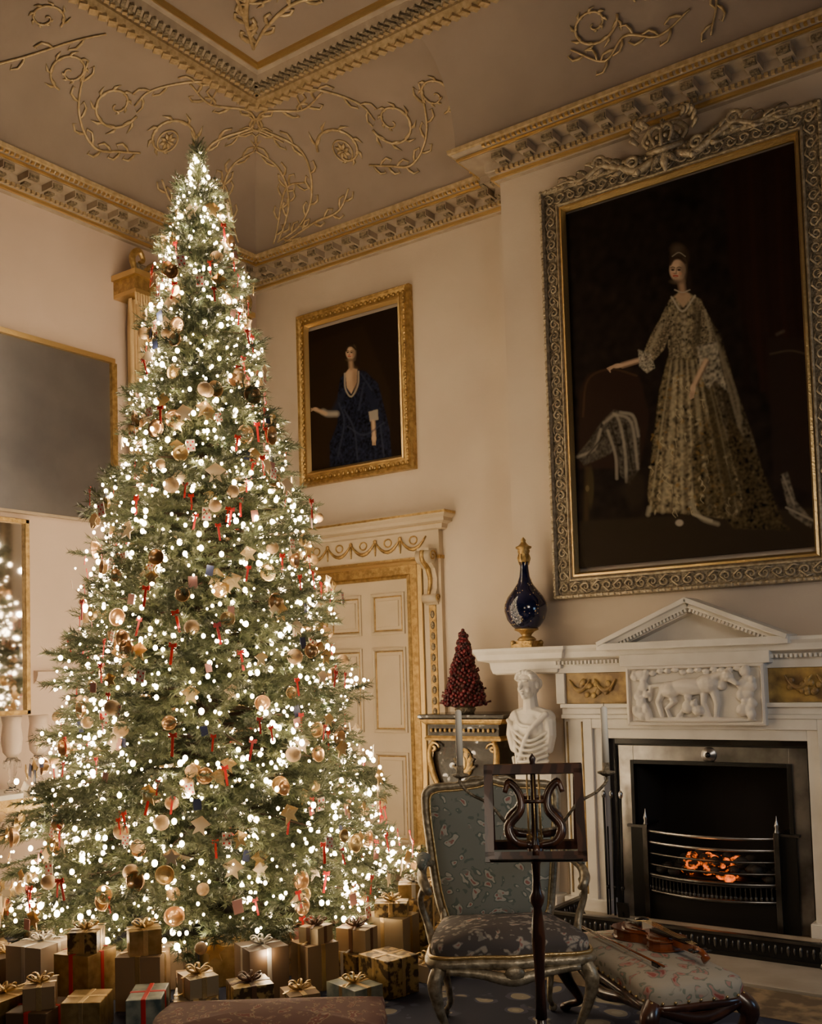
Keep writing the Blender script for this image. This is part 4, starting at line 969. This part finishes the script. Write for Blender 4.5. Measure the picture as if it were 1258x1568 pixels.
# ------------------------------------------------------------------ gifts
wraps=[mat('wrap_gold',(.50,.34,.13),.32,.6,col2=(.30,.19,.06),scale=20),mat('wrap_kraft',(.26,.165,.08),.7),mat('wrap_champagne',(.44,.34,.20),.35,.5),
 mat('wrap_brown',(.12,.07,.035),.5),mat('wrap_teal',(.07,.10,.10),.4,col2=(.35,.36,.28),scale=14),mat('wrap_cream',(.36,.28,.19),.6),mat_tapestry('wrap_floral',(.17,.085,.065),[(.36,.25,.18),(.20,.07,.055),(.30,.2,.13)],24),
 mat('wrap_goldpattern',(.46,.31,.11),.4,.4,col2=(.08,.05,.025),scale=28,lo=.45,hi=.55)]
ribs=[M_goldb,mat('ribbon_brown',(.13,.06,.03),.4),M_red,mat('ribbon_silver',(.6,.56,.48),.3,.5)]
gi=0
def gift(x,y,z,dx,dy,dz,rz,wi,ri,bow=True,plain=False):
    global gi
    b=MB();b.box((0,0,dz/2),(dx,dy,dz),wraps[wi])
    m=ribs[ri]
    if not plain:
        b.box((0,0,dz/2),(.022,dy+.004,dz+.004),m);b.box((0,0,dz/2),(dx+.004,.022,dz+.004),m)
        if bow:
            for k in range(6):
                a=k*pi/3+.3;l=.055
                P=smooth_path([(0,0,dz),(l*.6*math.cos(a-.3),l*.6*math.sin(a-.3),dz+.035),(l*math.cos(a),l*math.sin(a),dz+.03),(l*.6*math.cos(a+.3),l*.6*math.sin(a+.3),dz+.012),(0,0,dz+.004)],3)
                b.tube(P,.006,m,5,flat=.35)
            for a in (.8,3.6): b.tube([(0,0,dz+.005),(.06*math.cos(a),.06*math.sin(a),dz+.012),(.10*math.cos(a),.10*math.sin(a),dz+.006)],.007,m,5,flat=.35)
    b.obj('gift_box' if gi==0 else 'gift_box.%03d'%gi,(x,y,z+.0165),bevel=.004,rz=rz);gi+=1
a0=math.atan2(-TY,-TX)
for ring,(rr,step,hlo,hhi) in enumerate(((.88,.34,.14,.22),(1.22,.29,.12,.28),(1.53,.25,.08,.20))):
    span=(1.75,1.45,1.15)[ring];n=int(rr*2*span/step)
    for k in range(n+1):
        a=a0-span*.98+2*span*.93*k/n+(.04*rng.rand())
        s=step*.78;dx=s*(.7+.3*rng.rand());dy=.25*(.65+.35*rng.rand());h=hlo+(hhi-hlo)*rng.rand()
        x=TX+rr*math.cos(a);y=TY+rr*math.sin(a)
        if x<XL+.3: continue
        rz=a+pi/2+(rng.rand()-.5)*.35
        wi=int(rng.choice([0,1,2,3,5,7,0,3,7,4,7]));gift(x,y,0,dx,dy,h,rz,wi,int(rng.choice([0,1,0,3,0,2])),rng.rand()<.75,rng.rand()<.15)
        if ring>0 and rng.rand()<.45: gift(x+.01,y,h+.001,dx*.7,dy*.7,.05+.07*rng.rand(),rz+.4,int(rng.choice([0,2,1,7,3])),int(rng.choice([0,1,3,0])))
# ------------------------------------------------------------------ rugs
b=MB();b.bx(-5.6,-.3,1.0,4.72,0.0,.012,M_rug);b.bx(-5.45,-.45,1.15,4.6,.012,.014,M_rug);b.obj('patterned_rug')
b=MB();b.bx(-3.0,-.2,4.40,4.77,.0145,.0165,M_rugb);b.obj('hearth_rug')
# ------------------------------------------------------------------ armchair
def cabriole(b,x,y,h,sx,sy_,m,r=.03,k=1.):
    P=smooth_path([(x,y,h),(x+sx*.035*k,y+sy_*.035*k,h*.80),(x+sx*.02*k,y+sy_*.02*k,h*.52),(x-sx*.012*k,y-sy_*.012*k,h*.22),(x+sx*.02*k,y+sy_*.02*k,.03),(x+sx*.03*k,y+sy_*.03*k,.012)],6)
    b.tube(P,[r*1.2,r*1.25,r*.85,r*.55,r*.5,r*.7],m,10);b.sph((x+sx*.028*k,y+sy_*.028*k,.018),(r*.85,r*.85,.018),m)
def pad(b,outline,z0,z1,m,dome=.04,rings=5):
    n=len(outline);V=[];Fc=[]
    cxm=sum(p[0] for p in outline)/n;cym=sum(p[1] for p in outline)/n
    lv=[(1.0,z0),(1.02,(z0+z1)/2),(1.0,z1-.012)]
    for j in range(rings):
        q=(j+1)/rings;lv.append((1-.995*q**1.2 if j<rings-1 else .02,z1-.012+ (dome+.012)*math.sin(q*pi/2)))
    for s_,z in lv:
        for p in outline: V.append((cxm+(p[0]-cxm)*s_,cym+(p[1]-cym)*s_,z))
    for j in range(len(lv)-1):
        for i in range(n): Fc.append((j*n+i,j*n+(i+1)%n,(j+1)*n+(i+1)%n,(j+1)*n+i))
    Fc.append(tuple((len(lv)-1)*n+i for i in range(n)));b.add(V,Fc,m,True)
b=MB();mf=mat('gilt_chair_wood',(.48,.41,.29),.4,.45,col2=(.20,.16,.10),scale=35,bump=.4)
ol=[(p.x*.93,p.y*.86+.045) for p in smooth_path([(-.25,.26,0),(-.31,0,0),(-.34,-.24,0),(-.28,-.31,0),(-.12,-.315,0),(0,-.335,0),(.12,-.315,0),(.28,-.31,0),(.34,-.24,0),(.31,0,0),(.25,.26,0)],5)]
pad(b,[(x*.97,y*.97) for x,y in ol],.37,.44,M_tapseat,.04)
b.tube([(x,y,.355) for x,y in ol],.022,mf,8,closed=True);b.tube([(x*1.01,y*1.01,.382) for x,y in ol],.008,M_goldb,6,closed=True)
P=smooth_path([(-.26,-.235,.335),(-.13,-.24,.32),(0,-.26,.30),(.13,-.24,.32),(.26,-.235,.335)],6);b.tube(P,[.014,.018,.026,.018,.014],mf,8)
b.sph((0,-.27,.325),(.04,.016,.028),mf)
for sx in (-1,1):
    cabriole(b,sx*.27,-.19,.36,sx,-1,mf,.024);cabriole(b,sx*.22,.25,.36,sx*.5,1,mf,.021)
    b.sph((sx*.29,-.215,.32),(.024,.024,.032),mf)
    P=smooth_path([(sx*.275,.25,.66),(sx*.31,.14,.68),(sx*.33,.04,.665),(sx*.33,-.04,.64),(sx*.315,-.075,.61),(sx*.305,-.05,.595)],6);b.tube(P,[.014,.018,.019,.022,.018,.010],mf,8)
    P=smooth_path([(sx*.32,-.03,.625),(sx*.34,.03,.55),(sx*.315,.04,.46),(sx*.29,-.02,.37)],6);b.tube(P,[.017,.013,.016,.020],mf,8)
    P=smooth_path([(sx*.30,.18,.70),(sx*.325,.09,.71),(sx*.33,.01,.69)],5);b.tube(P,[.018,.028,.018],M_tap,8)
ob=[(-.22,.40),(-.25,.52),(-.275,.72),(-.29,.90),(-.27,.965),(-.16,.975),(-.06,.985),(0,1.0),(.06,.985),(.16,.975),(.27,.965),(.29,.90),(.275,.72),(.25,.52),(.22,.40),(.1,.385),(-.1,.385)]
ob=[(p.x,p.y) for p in smooth_path([(x,z,0) for x,z in ob]+[(ob[0][0],ob[0][1],0)],4)][:-1]
def bk(x,z): return (x,.27+.16*(z-.38),z)
b.tube([bk(x,z) for x,z in ob],.019,mf,8,closed=True);b.tube([Vector(bk(x*.94,.70+(z-.70)*.94))+Vector((0,-.018,0)) for x,z in ob],.006,M_goldb,6,closed=True)
n=len(ob);V=[];Fc=[]
for s_,d in ((.97,0),(.92,-.022),(.75,-.036),(.5,-.042),(.02,-.045)):
    for x,z in ob:
        p=Vector(bk(x*s_,.70+(z-.70)*s_));V.append(p+Vector((0,d,0)))
for j in range(4):
    for i in range(n): Fc.append((j*n+i,j*n+(i+1)%n,(j+1)*n+(i+1)%n,(j+1)*n+i))
Fc.append(tuple(4*n+i for i in range(n)));b.add(V,Fc,M_tap,True)
V=[Vector(bk(x*.95,.70+(z-.70)*.95))+Vector((0,.015,0)) for x,z in ob];b.add(V,[tuple(range(n))],M_tap)
for sx in (-1,1): b.tube(smooth_path([(sx*.23,.26,.36),(sx*.225,.27,.42),bk(sx*.23,.46)],4),.02,mf,8)
b.sph((0,bk(0,1.0)[1],1.0),(.04,.02,.022),mf)
for sx in (-1,1):
    b.tube(smooth_path([bk(sx*.02,1.0),bk(sx*.08,1.005),bk(sx*.12,.975)],4),[.014,.011,.005],mf,6)
b.obj('tapestry_armchair',(-2.19,3.66,.0145),rz=math.radians(38))
# ------------------------------------------------------------------ stool
SA=math.atan2(-.58,.68);SZ=.345
b=MB();ol=[(p.x,p.y) for p in smooth_path([(-.40,.18,0),(-.42,0,0),(-.40,-.18,0),(-.2,-.19,0),(0,-.185,0),(.2,-.19,0),(.40,-.18,0),(.42,0,0),(.40,.18,0),(.2,.19,0),(0,.185,0),(-.2,.19,0),(-.40,.18,0)],4)][:-1]
pad(b,ol,SZ-.085,SZ-.01,M_tapst,.025)
b.tube([(x*.985,y*.985,SZ-.095) for x,y in ol],.018,M_wood,8,closed=True)
for sx in (-1,1):
    for s2 in (-1,1):
        cabriole(b,sx*.37,s2*.16,SZ-.08,sx,s2,M_wood,.03,1.2);b.sph((sx*.395,s2*.185,SZ-.12),(.028,.028,.033),M_wood)
    P=smooth_path([(sx*.41,-.16,SZ-.10),(sx*.42,0,SZ-.14),(sx*.41,.16,SZ-.10)],5);b.tube(P,[.02,.028,.02],M_wood,7)
for s2 in (-1,1):
    P=smooth_path([(-.38,s2*.185,SZ-.10),(-.2,s2*.19,SZ-.115),(0,s2*.195,SZ-.145),(.2,s2*.19,SZ-.115),(.38,s2*.185,SZ-.10)],5);b.tube(P,[.018,.022,.030,.022,.018],M_wood,7)
for k in range(0,len(ol)): b.sph((ol[k][0]*1.015,ol[k][1]*1.03,SZ-.072),.006,M_goldb,6,4)
STX,STY=-1.70,3.94
b.obj('tapestry_footstool',(STX,STY,.0145),rz=SA)
b=MB()
half=[(0,.18),(.035,.178),(.062,.165),(.080,.14),(.084,.115),(.075,.085),(.056,.065),(.050,.045),(.052,.02),(.060,.0),(.082,-.025),(.098,-.06),(.104,-.10),(.096,-.14),(.07,-.168),(.035,-.178),(0,-.18)]
outl=half+[(-x,y) for x,y in half[::-1][1:-1]]
I=Matrix.Identity(4)
b.prism([(x*.93,y*.95) for x,y in outl],.034,M_viol,Matrix.Translation((0,0,.004)))
b.prism(outl,.005,M_viol,I);b.prism(outl,.005,M_viol,Matrix.Translation((0,0,.036)))
b.prism([(x*.7,y*.75) for x,y in outl],.006,M_viol,Matrix.Translation((0,0,.040)))
b.box((0,.14,.054),(.028,.24,.010),M_blackl,Matrix.Rotation(.03,3,'X'));b.box((0,.24,.036),(.026,.13,.024),M_viol)
b.box((0,-.02,.060),(.045,.005,.032),M_firebr);b.box((0,-.11,.055),(.03,.10,.008),M_blackl)
b.tube([(0,.30,.04),(0,.35,.036),(0,.375,.02),(0,.36,.008),(0,.345,.018)],[.014,.013,.013,.012,.008],M_viol,8)
for k in range(4):
    b.tube([(-.012+.008*k,.30,.056),(-.015+.010*k,-.02,.077),(-.01+.007*k,-.10,.060)],.0009,M_goldb,4)
    b.tube([(-.035 if k%2 else .035,.31+.014*k,.04),(.0,.31+.014*k,.04)],[.006,.003],M_blackl,6)
for sx in (-1,1): b.tube([(sx*.035,.02,.0475),(sx*.042,-.01,.0475),(sx*.036,-.04,.0475),(sx*.048,-.06,.0475)],.0025,M_blackl,5)
b.lathe([(0,0),(.03,0),(.03,.012),(0,.016)],(-.055,-.14,.046),M_blackl,12)
Rl=Matrix.Rotation(SA,4,'Z')
def on_stool(x,y): p=Rl@Vector((x,y,0));return (STX+p.x,STY+p.y)
vx,vy=on_stool(-.06,.05)
b.obj('violin',(vx,vy,.0145+SZ+.016),rz=SA-1.45)
b=MB();b.tube([(-.36,0,.008),(0,0,.012),(.36,0,.014)],[.003,.004,.0045],M_viol,6);b.box((-.34,0,.012),(.02,.008,.02),M_blackl);b.box((.30,0,.006),(.045,.012,.018),M_blackl);b.box((0,0,.001),(.66,.006,.001),M_firebr)
vx,vy=on_stool(-.03,-.11);b.obj('violin_bow',(vx,vy,.0145+SZ+.016),rz=SA+.05)
# ------------------------------------------------------------------ music stand
b=MB()
for k in range(3):
    a=-pi/2+k*2*pi/3;P=smooth_path([(.02*math.cos(a),.02*math.sin(a),.26),(.11*math.cos(a),.11*math.sin(a),.22),(.19*math.cos(a),.19*math.sin(a),.08),(.25*math.cos(a),.25*math.sin(a),.02)],5);b.tube(P,[.024,.022,.016,.020],M_wood,8)
    b.sph((.25*math.cos(a),.25*math.sin(a),.018),(.022,.022,.018),M_wood)
b.lathe([(0,.18),(.03,.18),(.04,.22),(.028,.26),(.02,.30),(.02,.38),(0,.38)],(0,0,0),M_wood,20)
b.M=Matrix.Translation((0,0,.17))
b.lathe([(.0,.20),(.022,.20),(.018,.32),(.020,.40),(.026,.48),(.022,.55),(.015,.60),(.025,.62),(.028,.64),(.018,.66),(.014,.70),(.016,.76),(.030,.79),(.030,.82),(.016,.84),(.012,.90),(.010,1.10),(.016,1.115),(.010,1.135),(.014,1.15),(0,1.17)],(0,0,0),M_wood,20)
b.tube([(-.03,0,.86),(.03,0,.86)],.012,M_goldb,8)
def desk(sy_):
    def D_(x,h,o=0):
        ang=.35;return Vector((x,sy_*(.13-math.sin(ang)*h)+sy_*o*math.cos(ang),.81+math.cos(ang)*h+o*math.sin(ang)))
    def bar(x0,h0,x1,h1,w,m=M_wood):
        a=Vector((x0,h0));c=Vector((x1,h1));d=(c-a).normalized();n_=Vector((-d.y,d.x))*w/2
        q=[a-n_,c-n_,c+n_,a+n_];V=[D_(p.x,p.y,-.007) for p in q]+[D_(p.x,p.y,.007) for p in q]
        b.add(V,[(0,1,2,3),(7,6,5,4),(0,1,5,4),(1,2,6,5),(2,3,7,6),(3,0,4,7)],m)
    W_=.165;Hh=.32
    bar(-W_,.0,-W_,Hh,.032);bar(W_,.0,W_,Hh,.032);bar(-W_-.016,Hh,W_+.016,Hh,.034);bar(-W_-.016,0.0,W_+.016,0,.036)
    V=[D_(-W_,-.015,.0),D_(W_,-.015,.0),D_(W_,-.015,.045),D_(-W_,-.015,.045),D_(-W_,-.003,.0),D_(W_,-.003,.0),D_(W_,-.003,.045),D_(-W_,-.003,.045)]
    b.add(V,[(0,1,2,3),(4,5,6,7),(0,1,5,4),(1,2,6,5),(2,3,7,6),(3,0,4,7)],M_wood)
    for sx in (-1,1):
        P=smooth_path([(sx*.015,.04,0),(sx*.075,.055,0),(sx*.095,.11,0),(sx*.05,.17,0),(sx*.055,.23,0),(sx*.09,.27,0),(sx*.105,.235,0)],5);b.tube([D_(p.x,p.y) for p in P],[.012,.019,.016,.012,.010],M_wood,6)
    b.tube([D_(0,.0),D_(0,.04)],.016,M_wood,6)
    for x in (-.022,0,.022): b.tube([D_(x,.06),D_(x,.30)],.003,M_goldb,5)
    b.tube([D_(-.05,.20),D_(.05,.20)],.008,M_wood,6)
desk(-1);desk(1)
for sx,dx in ((-1,.27),(1,.27)):
    P=smooth_path([(0,0,.88),(sx*.09,-.0,.90),(sx*.16,0,.98),(sx*.23,0,1.02),(sx*dx,0,1.06),(sx*dx,0,1.085)],5);b.tube(P,.006,M_goldd,7)
    b.lathe([(0,1.08),(.012,1.08),(.032,1.09),(.033,1.096),(.014,1.10),(.014,1.13),(0,1.13)],(sx*dx,0,0),M_goldd,16)
    b.lathe([(0,1.10),(.0135,1.10),(.0125,1.33),(.006,1.337),(0,1.338)],(sx*dx,0,0),M_candle,14)
    b.tube([(sx*dx,0,1.336),(sx*dx,0,1.35)],.0012,M_blackl,4)
o=b.obj('music_stand',(-1.69,3.04,.0145),rz=yaw-.10);o.scale=(.9,.9,.9)
b=MB()
ol=[(.36,.13),(.38,0),(.36,-.13),(.34,-.15),(0,-.155),(-.34,-.15),(-.36,-.13),(-.38,0),(-.36,.13),(-.34,.15),(0,.155),(.34,.15)]
ol=[(p.x,p.y) for p in smooth_path([(x,y,0) for x,y in ol]+[(ol[0][0],ol[0][1],0)],3)][:-1]
pad(b,ol,.30,.385,wraps[6],.015);b.tube([(x*.98,y*.98,.29) for x,y in ol],.018,M_gold,8,closed=True)
for sx in (-1,1):
    for s2 in (-1,1): cabriole(b,sx*.32,s2*.12,.30,sx,s2,mf,.026,1.)
b.obj('brocade_bench',(-2.42,2.52,.0145),rz=yaw)
# ------------------------------------------------------------------ lights
def light(name,kind,loc,e,col,size=.2,aim=None):
    l=bpy.data.lights.new(name,kind);l.energy=e;l.color=col
    if kind=='AREA': l.size=size
    else: l.shadow_soft_size=size
    o=bpy.data.objects.new(name,l);bpy.context.collection.objects.link(o);o.location=loc
    if aim is not None: o.rotation_euler=(Vector(aim)-Vector(loc)).to_track_quat('-Z','Y').to_euler()
    return o
light('room_lamp','POINT',(-1.2,1.2,2.0),20,(1,.82,.62),.35)
light('wall_wash','AREA',(.2,2.4,2.4),25,(1,.85,.68),.8,aim=(-2.5,5.9,1.1))
light('fire_glow','POINT',(-2.1,5.70,.42),.4,(1,.35,.10),.08)
light('cool_side_light','AREA',(1.2,4.6,1.6),9,(.45,.70,1.0),.8,aim=(-2.9,5.7,.8))  # added cool light for a bluish cast on the pilaster; no window here
w=bpy.data.worlds.new('world');bpy.context.scene.world=w;w.use_nodes=True
w.node_tree.nodes['Background'].inputs[0].default_value=(.9,.76,.64,1);w.node_tree.nodes['Background'].inputs[1].default_value=.018
